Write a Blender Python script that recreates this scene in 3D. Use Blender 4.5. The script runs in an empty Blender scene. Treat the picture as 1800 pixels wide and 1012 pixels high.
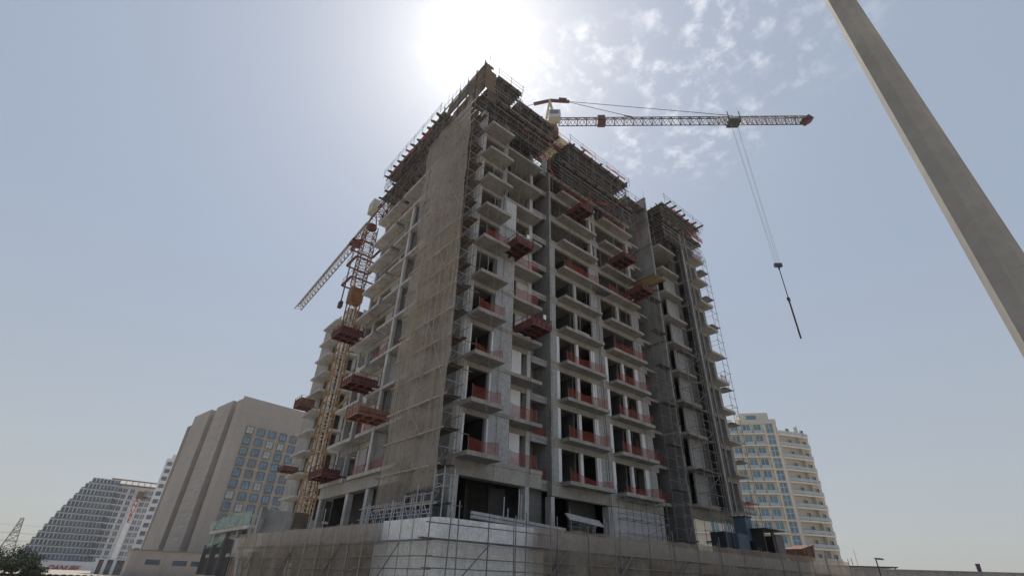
import bpy, bmesh, math, random
from mathutils import Vector, Matrix
random.seed(11)
R = math.radians
scn = bpy.context.scene
COL = scn.collection

# ------------------------------------------------------------------ camera
EYE = 1.7
TH = R(38.8)                      # tower axes: +X along the right face, +Y along the left face
cam = bpy.data.cameras.new('camera')
cam_o = bpy.data.objects.new('camera', cam)
COL.objects.link(cam_o)
cam.sensor_width = 36.0
cam.lens = 840.27 / 1800.0 * 36.0
cam.clip_end = 6000
cam.clip_start = 0.05
pit, rol = R(31.58), R(-2.167)
head = Vector((math.sin(TH), math.cos(TH), 0))
right0 = Vector((math.cos(TH), -math.sin(TH), 0))
fwd = head * math.cos(pit) + Vector((0, 0, math.sin(pit)))
up0 = -head * math.sin(pit) + Vector((0, 0, math.cos(pit)))
cr, sr = math.cos(rol), math.sin(rol)
rightv = right0 * cr - up0 * sr
upv = right0 * sr + up0 * cr
m = Matrix((rightv, upv, -fwd)).transposed().to_4x4()
m.translation = (0, 0, EYE)
cam_o.matrix_world = m
scn.camera = cam_o

# ------------------------------------------------------------------ light and sky
SUN_EL, SUN_AZ = R(58.3), R(30.4)   # azimuth from +Y towards +X
sun_dir = Vector((math.sin(SUN_AZ) * math.cos(SUN_EL), math.cos(SUN_AZ) * math.cos(SUN_EL), math.sin(SUN_EL)))
w = bpy.data.worlds.new('World'); scn.world = w; w.use_nodes = True
nt = w.node_tree; N = nt.nodes; LK = nt.links
N.clear()
out = N.new('ShaderNodeOutputWorld'); bg = N.new('ShaderNodeBackground'); bg.inputs[1].default_value = 0.075
sky = N.new('ShaderNodeTexSky'); sky.sky_type = 'NISHITA'; sky.sun_disc = False
sky.sun_elevation = SUN_EL; sky.sun_rotation = SUN_AZ
sky.altitude = 0; sky.air_density = 1.0; sky.dust_density = 1.8; sky.ozone_density = 1.2
tc = N.new('ShaderNodeTexCoord')
# thin broken altocumulus patches drifting over the right half of the sky
sep = N.new('ShaderNodeSeparateXYZ'); LK.new(tc.outputs['Generated'], sep.inputs[0])
zmax = N.new('ShaderNodeMath'); zmax.operation = 'MAXIMUM'; zmax.inputs[1].default_value = 0.08; LK.new(sep.outputs[2], zmax.inputs[0])
dvx = N.new('ShaderNodeMath'); dvx.operation = 'DIVIDE'; LK.new(sep.outputs[0], dvx.inputs[0]); LK.new(zmax.outputs[0], dvx.inputs[1])
dvy = N.new('ShaderNodeMath'); dvy.operation = 'DIVIDE'; LK.new(sep.outputs[1], dvy.inputs[0]); LK.new(zmax.outputs[0], dvy.inputs[1])
cmb = N.new('ShaderNodeCombineXYZ'); LK.new(dvx.outputs[0], cmb.inputs[0]); LK.new(dvy.outputs[0], cmb.inputs[1])
def wnoise(scale, detail, rough, lo, hi, off):
    mp = N.new('ShaderNodeMapping'); mp.inputs['Location'].default_value = off; LK.new(cmb.outputs[0], mp.inputs[0])
    n = N.new('ShaderNodeTexNoise'); n.inputs['Scale'].default_value = scale; n.inputs['Detail'].default_value = detail; n.inputs['Roughness'].default_value = rough
    LK.new(mp.outputs[0], n.inputs['Vector'])
    mr = N.new('ShaderNodeMapRange'); mr.interpolation_type = 'SMOOTHSTEP'
    mr.inputs[1].default_value = lo; mr.inputs[2].default_value = hi; LK.new(n.outputs[0], mr.inputs[0])
    return mr.outputs[0]
puff = wnoise(19, 7, 0.62, 0.45, 0.70, (3.1, 0.7, 0))
field = wnoise(4.5, 3, 0.55, 0.38, 0.55, (0.55, 0.2, 0))
bk = N.new('ShaderNodeVectorMath'); bk.operation = 'DISTANCE'; bk.inputs[1].default_value = (0.60, 0.33, 0); LK.new(cmb.outputs[0], bk.inputs[0])
bkr = N.new('ShaderNodeMapRange'); bkr.interpolation_type = 'SMOOTHSTEP'; bkr.inputs[1].default_value = 0.58; bkr.inputs[2].default_value = 0.2; LK.new(bk.outputs['Value'], bkr.inputs[0])
fb = N.new('ShaderNodeMath'); fb.operation = 'MULTIPLY'; LK.new(field, fb.inputs[0]); LK.new(bkr.outputs[0], fb.inputs[1]); field = fb.outputs[0]
cm = N.new('ShaderNodeMath'); cm.operation = 'MULTIPLY'; LK.new(puff, cm.inputs[0]); LK.new(field, cm.inputs[1])
cm2 = N.new('ShaderNodeMath'); cm2.operation = 'MULTIPLY'; cm2.inputs[1].default_value = 0.85; LK.new(cm.outputs[0], cm2.inputs[0])
# desert haze: pulls the Nishita blue towards a milky grey and carries the bright ring of forward-scattered light round the sun
nrm = N.new('ShaderNodeVectorMath'); nrm.operation = 'NORMALIZE'; LK.new(tc.outputs['Generated'], nrm.inputs[0])
dt = N.new('ShaderNodeVectorMath'); dt.operation = 'DOT_PRODUCT'; dt.inputs[1].default_value = sun_dir; LK.new(nrm.outputs[0], dt.inputs[0])
def aureole(power, gain):
    mx = N.new('ShaderNodeMath'); mx.operation = 'MAXIMUM'; mx.inputs[1].default_value = 0.0; LK.new(dt.outputs['Value'], mx.inputs[0])
    pw = N.new('ShaderNodeMath'); pw.operation = 'POWER'; pw.inputs[1].default_value = power; LK.new(mx.outputs[0], pw.inputs[0])
    g = N.new('ShaderNodeMath'); g.operation = 'MULTIPLY'; g.inputs[1].default_value = gain; LK.new(pw.outputs[0], g.inputs[0])
    return g.outputs[0]
AUR = [(20, 1.2), (85, 2.7), (420, 3.8)]
sm = None
for p_, g_ in AUR:
    a = aureole(p_, g_)
    if sm is None: sm = a
    else:
        ad = N.new('ShaderNodeMath'); ad.operation = 'ADD'; LK.new(sm, ad.inputs[0]); LK.new(a, ad.inputs[1]); sm = ad.outputs[0]
hz = N.new('ShaderNodeMix'); hz.data_type = 'RGBA'; hz.inputs[0].default_value = 0.7
el = N.new('ShaderNodeMapRange'); el.inputs[1].default_value = 0.0; el.inputs[2].default_value = 0.5; LK.new(sep.outputs[2], el.inputs[0])
hc_ = N.new('ShaderNodeMix'); hc_.data_type = 'RGBA'; LK.new(el.outputs[0], hc_.inputs[0])
hc_.inputs[6].default_value = (7.1, 7.3, 7.1, 1); hc_.inputs[7].default_value = (5.9, 6.9, 8.5, 1)
LK.new(sky.outputs[0], hz.inputs[6]); LK.new(hc_.outputs[2], hz.inputs[7])
au = N.new('ShaderNodeMix'); au.data_type = 'RGBA'; au.blend_type = 'ADD'; au.inputs[0].default_value = 1.0
LK.new(hz.outputs[2], au.inputs[6]); LK.new(sm, au.inputs[7])
cl = N.new('ShaderNodeMix'); cl.data_type = 'RGBA'; LK.new(cm2.outputs[0], cl.inputs[0])
LK.new(au.outputs[2], cl.inputs[6])
clb = N.new('ShaderNodeMix'); clb.data_type = 'RGBA'; clb.blend_type = 'ADD'; clb.inputs[0].default_value = 1.0
LK.new(au.outputs[2], clb.inputs[6]); clb.inputs[7].default_value = (4.8, 4.5, 4.1, 1)
LK.new(clb.outputs[2], cl.inputs[7])
LK.new(cl.outputs[2], bg.inputs[0]); LK.new(bg.outputs[0], out.inputs[0])

sl = bpy.data.lights.new('sun', 'SUN'); sl.energy = 5.0; sl.angle = R(0.6); sl.color = (1.0, 0.95, 0.87)
so = bpy.data.objects.new('sun', sl); COL.objects.link(so)
so.rotation_euler = (-sun_dir).to_track_quat('-Z', 'Y').to_euler()
so.location = (0, 0, 120)

scn.view_settings.view_transform = 'Standard'; scn.view_settings.look = 'None'
scn.view_settings.gamma = 1.0; scn.view_settings.use_curve_mapping = False
scn.view_settings.exposure = 0.0
scn.cycles.max_bounces = 8; scn.cycles.transparent_max_bounces = 24

# ------------------------------------------------------------------ materials
MATS = {}
def mat(name, c1, c2=None, scale=0.8, rough=0.85, bump=0.0, bscale=12.0, stain=0.0, stainc=(0.10, 0.095, 0.09), metal=0.0,
        alpha=1.0, transl=0.0, fine=0.25, spec=0.3, grid=None, streak=0.0):
    m_ = bpy.data.materials.new(name); m_.use_nodes = True
    t = m_.node_tree; n = t.nodes; l = t.links; n.clear()
    o = n.new('ShaderNodeOutputMaterial'); b = n.new('ShaderNodeBsdfPrincipled')
    b.inputs['Roughness'].default_value = rough; b.inputs['Metallic'].default_value = metal
    b.inputs['Specular IOR Level'].default_value = spec
    g = n.new('ShaderNodeNewGeometry')
    def noise(s, d=4, vec=None, r_=0.6):
        q = n.new('ShaderNodeTexNoise'); q.inputs['Scale'].default_value = s; q.inputs['Detail'].default_value = d; q.inputs['Roughness'].default_value = r_
        l.new(vec or g.outputs['Position'], q.inputs['Vector']); return q.outputs[0]
    def rng(x, a, b_, c=0.0, d=1.0):
        q = n.new('ShaderNodeMapRange'); q.inputs[1].default_value = a; q.inputs[2].default_value = b_; q.inputs[3].default_value = c; q.inputs[4].default_value = d
        l.new(x, q.inputs[0]); return q.outputs[0]
    def mix(f, a, b_, blend='MIX'):
        q = n.new('ShaderNodeMix'); q.data_type = 'RGBA'; q.blend_type = blend
        for i, v in ((0, f), (6, a), (7, b_)):
            if hasattr(v, 'links') or hasattr(v, 'node'): l.new(v, q.inputs[i])
            else: q.inputs[i].default_value = v if i == 0 else (*v, 1)
        return q.outputs[2]
    c2 = c2 or tuple(min(1, x * 0.72) for x in c1)
    col = mix(rng(noise(scale), 0.33, 0.67), c1, c2)
    if fine:
        f = rng(noise(scale * 9, 5, r_=0.7), 0.3, 0.7, 1 - fine, 1 + fine * 0.6)
        cb = n.new('ShaderNodeCombineXYZ')
        for i in range(3): l.new(f, cb.inputs[i])
        col = mix(1.0, col, cb.outputs[0], 'MULTIPLY')
    if stain or streak:
        mp = n.new('ShaderNodeMapping'); mp.inputs['Scale'].default_value = (1, 1, 0.13); l.new(g.outputs['Position'], mp.inputs[0])
        s_ = rng(noise(2.3, 5, mp.outputs[0], 0.65), 0.52, 0.72, 0, stain or streak)
        col = mix(s_, col, stainc)
    if grid:
        sp = n.new('ShaderNodeSeparateXYZ'); l.new(g.outputs['Position'], sp.inputs[0])
        acc = None
        for ax_, per in zip((0, 1, 2), grid):
            if not per: continue
            md = n.new('ShaderNodeMath'); md.operation = 'PINGPONG'; md.inputs[1].default_value = per / 2; l.new(sp.outputs[ax_], md.inputs[0])
            f_ = rng(md.outputs[0], 0.0, 0.022, 0.55, 0.0)
            if acc is None: acc = f_
            else:
                mm = n.new('ShaderNodeMath'); mm.operation = 'MAXIMUM'; l.new(acc, mm.inputs[0]); l.new(f_, mm.inputs[1]); acc = mm.outputs[0]
        col = mix(acc, col, tuple(x * 0.45 for x in c1))
    l.new(col, b.inputs['Base Color'])
    if bump:
        bn = n.new('ShaderNodeBump'); bn.inputs['Strength'].default_value = bump; bn.inputs['Distance'].default_value = 0.03
        l.new(noise(bscale, 6), bn.inputs['Height']); l.new(bn.outputs[0], b.inputs['Normal'])
    sh = b.outputs[0]
    if transl:
        tr = n.new('ShaderNodeBsdfTranslucent'); l.new(col, tr.inputs[0])
        ms = n.new('ShaderNodeMixShader'); ms.inputs[0].default_value = transl; l.new(sh, ms.inputs[1]); l.new(tr.outputs[0], ms.inputs[2]); sh = ms.outputs[0]
    if alpha < 1:
        tp = n.new('ShaderNodeBsdfTransparent'); ms = n.new('ShaderNodeMixShader')
        l.new(rng(noise(3.5, 4), 0.3, 0.7, max(0, alpha - 0.10), min(1, alpha + 0.08)), ms.inputs[0])
        l.new(tp.outputs[0], ms.inputs[1]); l.new(sh, ms.inputs[2]); sh = ms.outputs[0]
    l.new(sh, o.inputs[0])
    MATS[name] = m_
    return m_
mat('conc', (0.355, 0.352, 0.342), (0.25, 0.248, 0.24), 0.55, bump=0.25, bscale=9, stain=0.5, grid=(0, 1.25, 1.65))
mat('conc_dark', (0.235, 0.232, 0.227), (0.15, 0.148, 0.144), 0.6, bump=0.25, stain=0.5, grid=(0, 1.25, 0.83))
mat('conc_light', (0.52, 0.515, 0.50), (0.37, 0.365, 0.355), 0.8, bump=0.25, stain=0.5)
mat('conc_edge', (0.50, 0.485, 0.46), (0.32, 0.31, 0.295), 1.4, bump=0.4, bscale=14, stain=0.55)
mat('soffit', (0.39, 0.37, 0.335), (0.27, 0.255, 0.232), 0.7, bump=0.2, stain=0.4, grid=(1.22, 2.44, 0))
mat('beam_tan', (0.39, 0.37, 0.33), (0.30, 0.285, 0.255), 0.8, bump=0.15, stain=0.4)
mat('inner', (0.095, 0.092, 0.088), (0.055, 0.053, 0.051), 0.7, fine=0.3)  # near-black concrete: the shade of unlit interiors is put into the colour
mat('block', (0.47, 0.475, 0.48), (0.31, 0.315, 0.32), 4.5, bump=0.35, bscale=25, fine=0.45)
mat('block_light', (0.58, 0.585, 0.59), (0.45, 0.455, 0.46), 3.0, bump=0.3, bscale=25, fine=0.35)
mat('mortar', (0.62, 0.61, 0.58), (0.40, 0.39, 0.37), 6.0, bump=0.3, fine=0.4)
mat('plaster', (0.78, 0.785, 0.80), (0.66, 0.665, 0.68), 0.9, bump=0.05, fine=0.12, stain=0.15)
mat('plaster_grey', (0.40, 0.415, 0.44), (0.33, 0.34, 0.36), 0.9, fine=0.15)
mat('red_steel', (0.19, 0.066, 0.06), (0.11, 0.045, 0.044), 1.6, rough=0.7, bump=0.1, stain=0.45, stainc=(0.10, 0.06, 0.05))
mat('rust_steel', (0.20, 0.095, 0.065), (0.12, 0.06, 0.05), 1.4, rough=0.8, bump=0.1)
mat('salmon_steel', (0.36, 0.185, 0.14), (0.26, 0.125, 0.095), 1.4, rough=0.7, stain=0.35, stainc=(0.17, 0.09, 0.065))
mat('orange_net', (0.42, 0.10, 0.07), (0.28, 0.065, 0.05), 1.8, rough=0.85, alpha=0.5, transl=0.3, fine=0.3)
mat('orange_tape', (0.52, 0.12, 0.075), (0.36, 0.075, 0.05), 1.8, rough=0.85, alpha=0.88, transl=0.35, fine=0.25)
mat('brown_net', (0.45, 0.40, 0.335), (0.36, 0.315, 0.26), 0.35, rough=0.95, alpha=0.55, transl=0.2, fine=0.06, streak=0.3, stainc=(0.25, 0.215, 0.175))
mat('tan_net', (0.42, 0.345, 0.265), (0.33, 0.27, 0.205), 0.5, rough=0.9, alpha=0.62, transl=0.2, fine=0.18, streak=0.3, stainc=(0.22, 0.175, 0.13))
mat('green_net', (0.20, 0.31, 0.275), (0.26, 0.35, 0.32), 1.0, rough=0.9, alpha=0.5, transl=0.3)
mat('black_sheet', (0.022, 0.023, 0.026), (0.04, 0.04, 0.045), 0.8, rough=0.7)
mat('timber', (0.155, 0.115, 0.085), (0.09, 0.07, 0.056), 1.5, bump=0.1)
mat('timber_grey', (0.19, 0.18, 0.17), (0.11, 0.105, 0.10), 1.2, bump=0.1)
mat('ply', (0.13, 0.11, 0.095), (0.08, 0.07, 0.062), 0.8)
mat('ply_yellow', (0.42, 0.33, 0.14), (0.30, 0.23, 0.11), 0.9)
mat('form_brown', (0.21, 0.155, 0.11), (0.14, 0.105, 0.078), 1.1, stain=0.4, stainc=(0.09, 0.07, 0.055), bump=0.15)
mat('galv', (0.44, 0.45, 0.46), (0.30, 0.30, 0.31), 2.0, rough=0.5, metal=0.35)
mat('galv_dull', (0.26, 0.255, 0.25), (0.16, 0.15, 0.14), 2.0, rough=0.6, metal=0.2)
mat('bamboo', (0.46, 0.385, 0.285), (0.33, 0.27, 0.19), 2.0, rough=0.7)
mat('steel_dark', (0.07, 0.07, 0.075), (0.045, 0.045, 0.05), 2.0, rough=0.6)
mat('rebar', (0.13, 0.085, 0.06), (0.08, 0.06, 0.05), 2.0, rough=0.8)
mat('crane_orange', (0.34, 0.22, 0.105), (0.20, 0.12, 0.06), 1.2, rough=0.7, stain=0.45, stainc=(0.12, 0.08, 0.05))
mat('rust_orange', (0.25, 0.135, 0.07), (0.16, 0.08, 0.045), 1.4, rough=0.8, bump=0.1)
mat('crane_cream', (0.60, 0.50, 0.33), (0.50, 0.40, 0.26), 1.2, rough=0.6)
mat('crane_grey', (0.34, 0.32, 0.30), (0.24, 0.22, 0.21), 1.2, rough=0.6)
mat('crane_red', (0.13, 0.048, 0.04), (0.085, 0.035, 0.032), 1.0, rough=0.6)
mat('crane_white', (0.62, 0.60, 0.57), (0.5, 0.48, 0.45), 1.0, rough=0.6)
mat('weight', (0.50, 0.47, 0.42), (0.40, 0.38, 0.34), 1.0)
mat('hoist_blue', (0.10, 0.14, 0.19), (0.07, 0.10, 0.14), 1.0, rough=0.6)
mat('hoist_black', (0.03, 0.03, 0.034), (0.05, 0.048, 0.05), 1.0, rough=0.6)
mat('panel_mauve', (0.17, 0.135, 0.145), (0.12, 0.10, 0.11), 1.0, rough=0.7)
mat('warm_conc', (0.85, 0.82, 0.77), (0.72, 0.69, 0.64), 0.7, bump=0.12, stain=0.5, stainc=(0.50, 0.47, 0.43), grid=(1.2, 1.2, 0.6))
mat('white', (0.78, 0.78, 0.77), (0.70, 0.70, 0.69), 0.5, rough=0.7, fine=0.06)
mat('white_far', (0.72, 0.73, 0.74), (0.64, 0.65, 0.66), 0.12, rough=0.8, fine=0.06)
mat('beige', (0.375, 0.34, 0.308), (0.32, 0.29, 0.264), 0.08, rough=0.9, fine=0.08, stain=0.18, stainc=(0.28, 0.25, 0.222))
mat('beige_dark', (0.25, 0.21, 0.18), (0.21, 0.175, 0.15), 0.1, rough=0.9, fine=0.08)
mat('cream', (0.57, 0.54, 0.475), (0.52, 0.49, 0.43), 0.08, rough=0.9, fine=0.06)
mat('cream_white', (0.74, 0.68, 0.57), (0.68, 0.62, 0.52), 0.1, rough=0.9, fine=0.06)
mat('glass_blue', (0.13, 0.27, 0.41), (0.06, 0.13, 0.22), 0.45, rough=0.08, fine=0.15, spec=0.9)
mat('glass_teal', (0.14, 0.28, 0.34), (0.08, 0.18, 0.24), 0.25, rough=0.08, fine=0.15, spec=0.9)
mat('glass_dark', (0.07, 0.095, 0.13), (0.11, 0.14, 0.18), 0.2, rough=0.1, fine=0.15, spec=0.9)
mat('glass_grey', (0.16, 0.20, 0.25), (0.11, 0.14, 0.18), 0.2, rough=0.12, fine=0.15, spec=0.8)
mat('balustrade', (0.50, 0.56, 0.58), (0.42, 0.48, 0.50), 0.2, rough=0.15, alpha=0.75, spec=0.8, fine=0.05)
mat('sign_red', (0.42, 0.03, 0.04), (0.36, 0.025, 0.035), 0.5, rough=0.6, fine=0.04)
mat('pole_conc', (0.37, 0.345, 0.305), (0.28, 0.262, 0.235), 0.9, bump=0.10, bscale=60, stain=0.45, stainc=(0.20, 0.19, 0.175), fine=0.12)
mat('sand', (0.37, 0.325, 0.275), (0.31, 0.27, 0.23), 0.15, rough=0.95, bump=0.3, bscale=2)
mat('asphalt', (0.055, 0.054, 0.053), (0.07, 0.068, 0.066), 0.5, rough=0.9, bump=0.1)
mat('paint_white', (0.72, 0.72, 0.70), (0.6, 0.6, 0.58), 1.0)
mat('kerb', (0.40, 0.39, 0.37), (0.33, 0.32, 0.30), 0.8)
mat('wall_grey', (0.36, 0.335, 0.31), (0.30, 0.28, 0.26), 0.3, stain=0.3)
mat('leaf', (0.042, 0.058, 0.032), (0.024, 0.034, 0.02), 0.8, rough=0.75, transl=0.15)
mat('bark', (0.12, 0.09, 0.065), None, 2.0)
mat('flag', (0.16, 0.07, 0.12), (0.06, 0.05, 0.09), 2.0)

# ------------------------------------------------------------------ geometry helpers
class MB:
    def __init__(s): s.v = []; s.f = []
    def hexa(s, p):
        b = len(s.v); s.v += [tuple(x) for x in p]
        for q in ((3, 2, 1, 0), (4, 5, 6, 7), (0, 1, 5, 4), (1, 2, 6, 5), (2, 3, 7, 6), (3, 0, 4, 7)): s.f.append(tuple(b + i for i in q))
    def box(s, x0, x1, y0, y1, z0, z1):
        s.hexa([(x0, y0, z0), (x1, y0, z0), (x1, y1, z0), (x0, y1, z0), (x0, y0, z1), (x1, y0, z1), (x1, y1, z1), (x0, y1, z1)]); return s
    def bar(s, p, q, w_, h_=None):
        p, q = Vector(p), Vector(q); h_ = h_ or w_
        d = (q - p)
        if d.length < 1e-6: return s
        d.normalize()
        a = d.cross(Vector((0, 0, 1)))
        if a.length < 1e-3: a = Vector((1, 0, 0))
        a.normalize(); b = a.cross(d).normalized()
        a *= w_ / 2; b *= h_ / 2
        s.hexa([p - a - b, p + a - b, p + a + b, p - a + b, q - a - b, q + a - b, q + a + b, q - a + b]); return s
    def tube(s, p, q, r, n=6, r2=None, cap=True):
        p, q = Vector(p), Vector(q); d = (q - p).normalized(); r2 = r if r2 is None else r2
        a = d.cross(Vector((0, 0, 1)))
        if a.length < 1e-3: a = Vector((1, 0, 0))
        a.normalize(); b = a.cross(d); k = len(s.v)
        for i in range(n):
            t = 2 * math.pi * i / n; s.v.append(tuple(p + (a * math.cos(t) + b * math.sin(t)) * r))
        for i in range(n):
            t = 2 * math.pi * i / n; s.v.append(tuple(q + (a * math.cos(t) + b * math.sin(t)) * r2))
        for i in range(n): s.f.append((k + i, k + (i + 1) % n, k + n + (i + 1) % n, k + n + i))
        if cap: s.f.append(tuple(k + i for i in reversed(range(n)))); s.f.append(tuple(k + n + i for i in range(n)))
        return s
    def grid(s, fn, nu, nv):
        k = len(s.v)
        for j in range(nv + 1):
            for i in range(nu + 1): s.v.append(tuple(fn(i / nu, j / nv)))
        for j in range(nv):
            for i in range(nu):
                a = k + j * (nu + 1) + i; s.f.append((a, a + 1, a + nu + 2, a + nu + 1))
        return s
    def prism(s, pts, z0, z1):
        k = len(s.v); n = len(pts)
        s.v += [(x, y, z0) for x, y in pts] + [(x, y, z1) for x, y in pts]
        s.f.append(tuple(k + i for i in reversed(range(n)))); s.f.append(tuple(k + n + i for i in range(n)))
        for i in range(n): s.f.append((k + i, k + (i + 1) % n, k + n + (i + 1) % n, k + n + i))
        return s
    def mesh(s, name, material):
        me = bpy.data.meshes.new(name); me.from_pydata(s.v, [], s.f); me.update()
        me.materials.append(MATS[material]); return me
    def build(s, name, material, parent=None, smooth=False, kind=None):
        me = s.mesh(name, material)
        if smooth:
            for p in me.polygons: p.use_smooth = True
        return link(name, me, parent, kind)
def link(name, data, parent=None, kind=None, mw=None):
    o = bpy.data.objects.new(name, data); COL.objects.link(o)
    if parent is not None: o.parent = parent
    if mw is not None: o.matrix_local = mw
    if kind: o['kind'] = kind
    return o
def tag(o, label, cat, group=None):
    o['label'] = label; o['category'] = cat
    if group: o['group'] = group
    return o
def thing(name, label, cat, group=None, loc=(0, 0, 0), rz=0.0):
    o = link(name, None); o.location = loc; o.rotation_euler = (0, 0, rz); o.empty_display_size = 0.3
    return tag(o, label, cat, group)
def boxobj(name, ext, material, parent=None, kind=None):
    return MB().box(*ext).build(name, material, parent, kind=kind)
_unit = {}
def unit(kind, material):
    k = (kind, material)
    if k not in _unit:
        mb = MB()
        if kind == 'bar': mb.box(-0.5, 0.5, -0.5, 0.5, 0, 1)
        else: mb.tube((0, 0, 0), (0, 0, 1), 0.5, 6)
        _unit[k] = mb.mesh(kind + '_' + material, material)
    return _unit[k]
def stick(name, p, q, w_, material, parent, h_=None, kind='bar'):
    """one straight member as its own object, sharing unit mesh data"""
    p, q = Vector(p), Vector(q); d = q - p; L = d.length; d.normalize()
    a = d.cross(Vector((0, 0, 1)))
    if a.length < 1e-3: a = Vector((1, 0, 0))
    a.normalize(); b = a.cross(d).normalized(); h_ = h_ or w_
    mw = Matrix(((a.x * w_, b.x * h_, d.x * L, p.x), (a.y * w_, b.y * h_, d.y * L, p.y), (a.z * w_, b.z * h_, d.z * L, p.z), (0, 0, 0, 1)))
    return link(name, unit(kind, material), parent, mw=mw)
def pipe(name, p, q, r, material, parent): return stick(name, p, q, 2 * r, material, parent, kind='tube')
ORD = ['', 'lowest', 'second', 'third', 'fourth', 'fifth', 'sixth', 'seventh', 'eighth', 'ninth', 'tenth', 'eleventh', 'twelfth']
FH = 3.3
def Z(k): return 8.45 + FH * (k - 1)
ST = 0.27                          # slab thickness
KTOP = 10                          # last cast floor in the main block
# ------------------------------------------------------------------ ground
g = MB(); nseg = 96
ring = [(math.cos(2 * math.pi * i / nseg) * 2500, math.sin(2 * math.pi * i / nseg) * 2500) for i in range(nseg)]
g.v = [(x, y, 0) for x, y in ring]; g.f = [tuple(range(nseg))]
o = g.build('ground', 'sand'); o['kind'] = 'structure'
RX = Matrix.Rotation(R(3.0), 4, 'Z')
o = MB().box(-140, 160, 3.5, 13.5, 0.0, 0.004).build('road', 'asphalt'); o['kind'] = 'structure'; o.matrix_world = RX
o = MB().box(-140, 160, -2.2, 3.39, 0.0, 0.13).build('pavement', 'kerb'); o['kind'] = 'structure'; o.matrix_world = RX
o = MB().box(-140, 160, 3.4, 3.55, 0.0, 0.15).build('kerb', 'kerb'); o['kind'] = 'structure'; o.matrix_world = RX
mb = MB()
for i in range(-30, 34): mb.box(i * 4.5, i * 4.5 + 2.2, 8.42, 8.56, 0.008, 0.009)
o = mb.build('road_marking', 'paint_white'); o['kind'] = 'structure'; o.matrix_world = RX

# ================================================================== the tower under construction
tower = thing('tower_block', 'unfinished grey concrete apartment tower with open balconies and roof formwork', 'building', loc=(0, 0, 0))
DECK = 3.2                         # podium roof level
def slab(name, ext, edge_rough=True, material='conc_edge'):
    """a slab whose lip is slightly chipped and uneven"""
    x0, x1, y0, y1, z0, z1 = ext
    mb = MB(); n = max(2, int((x1 - x0) / 0.5)); j = lambda: random.uniform(-0.012, 0.012)
    xs = [x0 + (x1 - x0) * i / n for i in range(n + 1)]
    k = 0
    for i, x in enumerate(xs):
        mb.v += [(x, y0 + j(), z0 + j()), (x, y0 + j(), z1 + j()), (x, y1, z1), (x, y1, z0)]
    for i in range(n):
        a = 4 * i; b = a + 4
        for q in ((0, 1, 2, 3),):
            mb.f += [(a, b, b + 1, a + 1), (a + 1, b + 1, b + 2, a + 2), (a + 2, b + 2, b + 3, a + 3), (a + 3, b + 3, b, a)]
    mb.f.append((0, 1, 2, 3)); e = 4 * n; mb.f.append((e + 3, e + 2, e + 1, e))
    return mb.build(name, material, tower)
bal_mesh_mats = 'soffit'
for k in range(1, KTOP + 1):
    z = Z(k); zb = z - ST
    # inner floor plates (butted, never overlapping)
    boxobj('floor_slab', (16.75, 24.3, 26.02, 46.0, zb, z), 'soffit', tower)
    boxobj('floor_slab', (24.3, 27.1, 28.4, 46.0, zb, z), 'soffit', tower)
    boxobj('floor_slab', (27.1, 41.3, 27.92, 46.0, zb, z), 'soffit', tower)
    boxobj('floor_slab', (41.3, 43.0, 28.9, 44.0, zb, z), 'soffit', tower)
    boxobj('floor_slab', (43.32, 48.6, 26.62, 44.0, zb, z), 'soffit', tower); boxobj('floor_slab', (48.6, 51.3, 25.25, 44.0, zb, z), 'soffit', tower)
    # left face ledges and balconies
    boxobj('balcony_slab', (15.65, 16.75, 31.5, 39.6, zb - 0.004, z - 0.003), 'conc_edge', tower)
    boxobj('balcony_slab', (15.68, 16.75, 40.4, 45.75, zb - 0.004, z + 0.02), 'conc_edge', tower)
    # right face balconies
    slab('balcony_slab', (16.8, 19.45, 24.6, 26.02, zb - 0.02, z - 0.004), material='soffit')
    slab('balcony_slab', (28.1, 33.35 if k != 7 else 34.7, 26.9, 27.92, zb - 0.02, z - 0.004), material='soffit')
    slab('balcony_slab', (34.75, 40.05, 26.9, 27.92, zb - 0.02, z - 0.004), material='soffit')
    slab('balcony_slab', (41.0, 42.6, 27.9, 28.9, zb - 0.02, z - 0.004), material='soffit')
    slab('balcony_slab', (43.7, 47.2, 25.65, 26.62, zb - 0.02, z - 0.004), material='soffit')
    slab('balcony_slab', (48.8, 51.45, 24.2, 25.25, zb - 0.02, z - 0.004), material='soffit')
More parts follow.
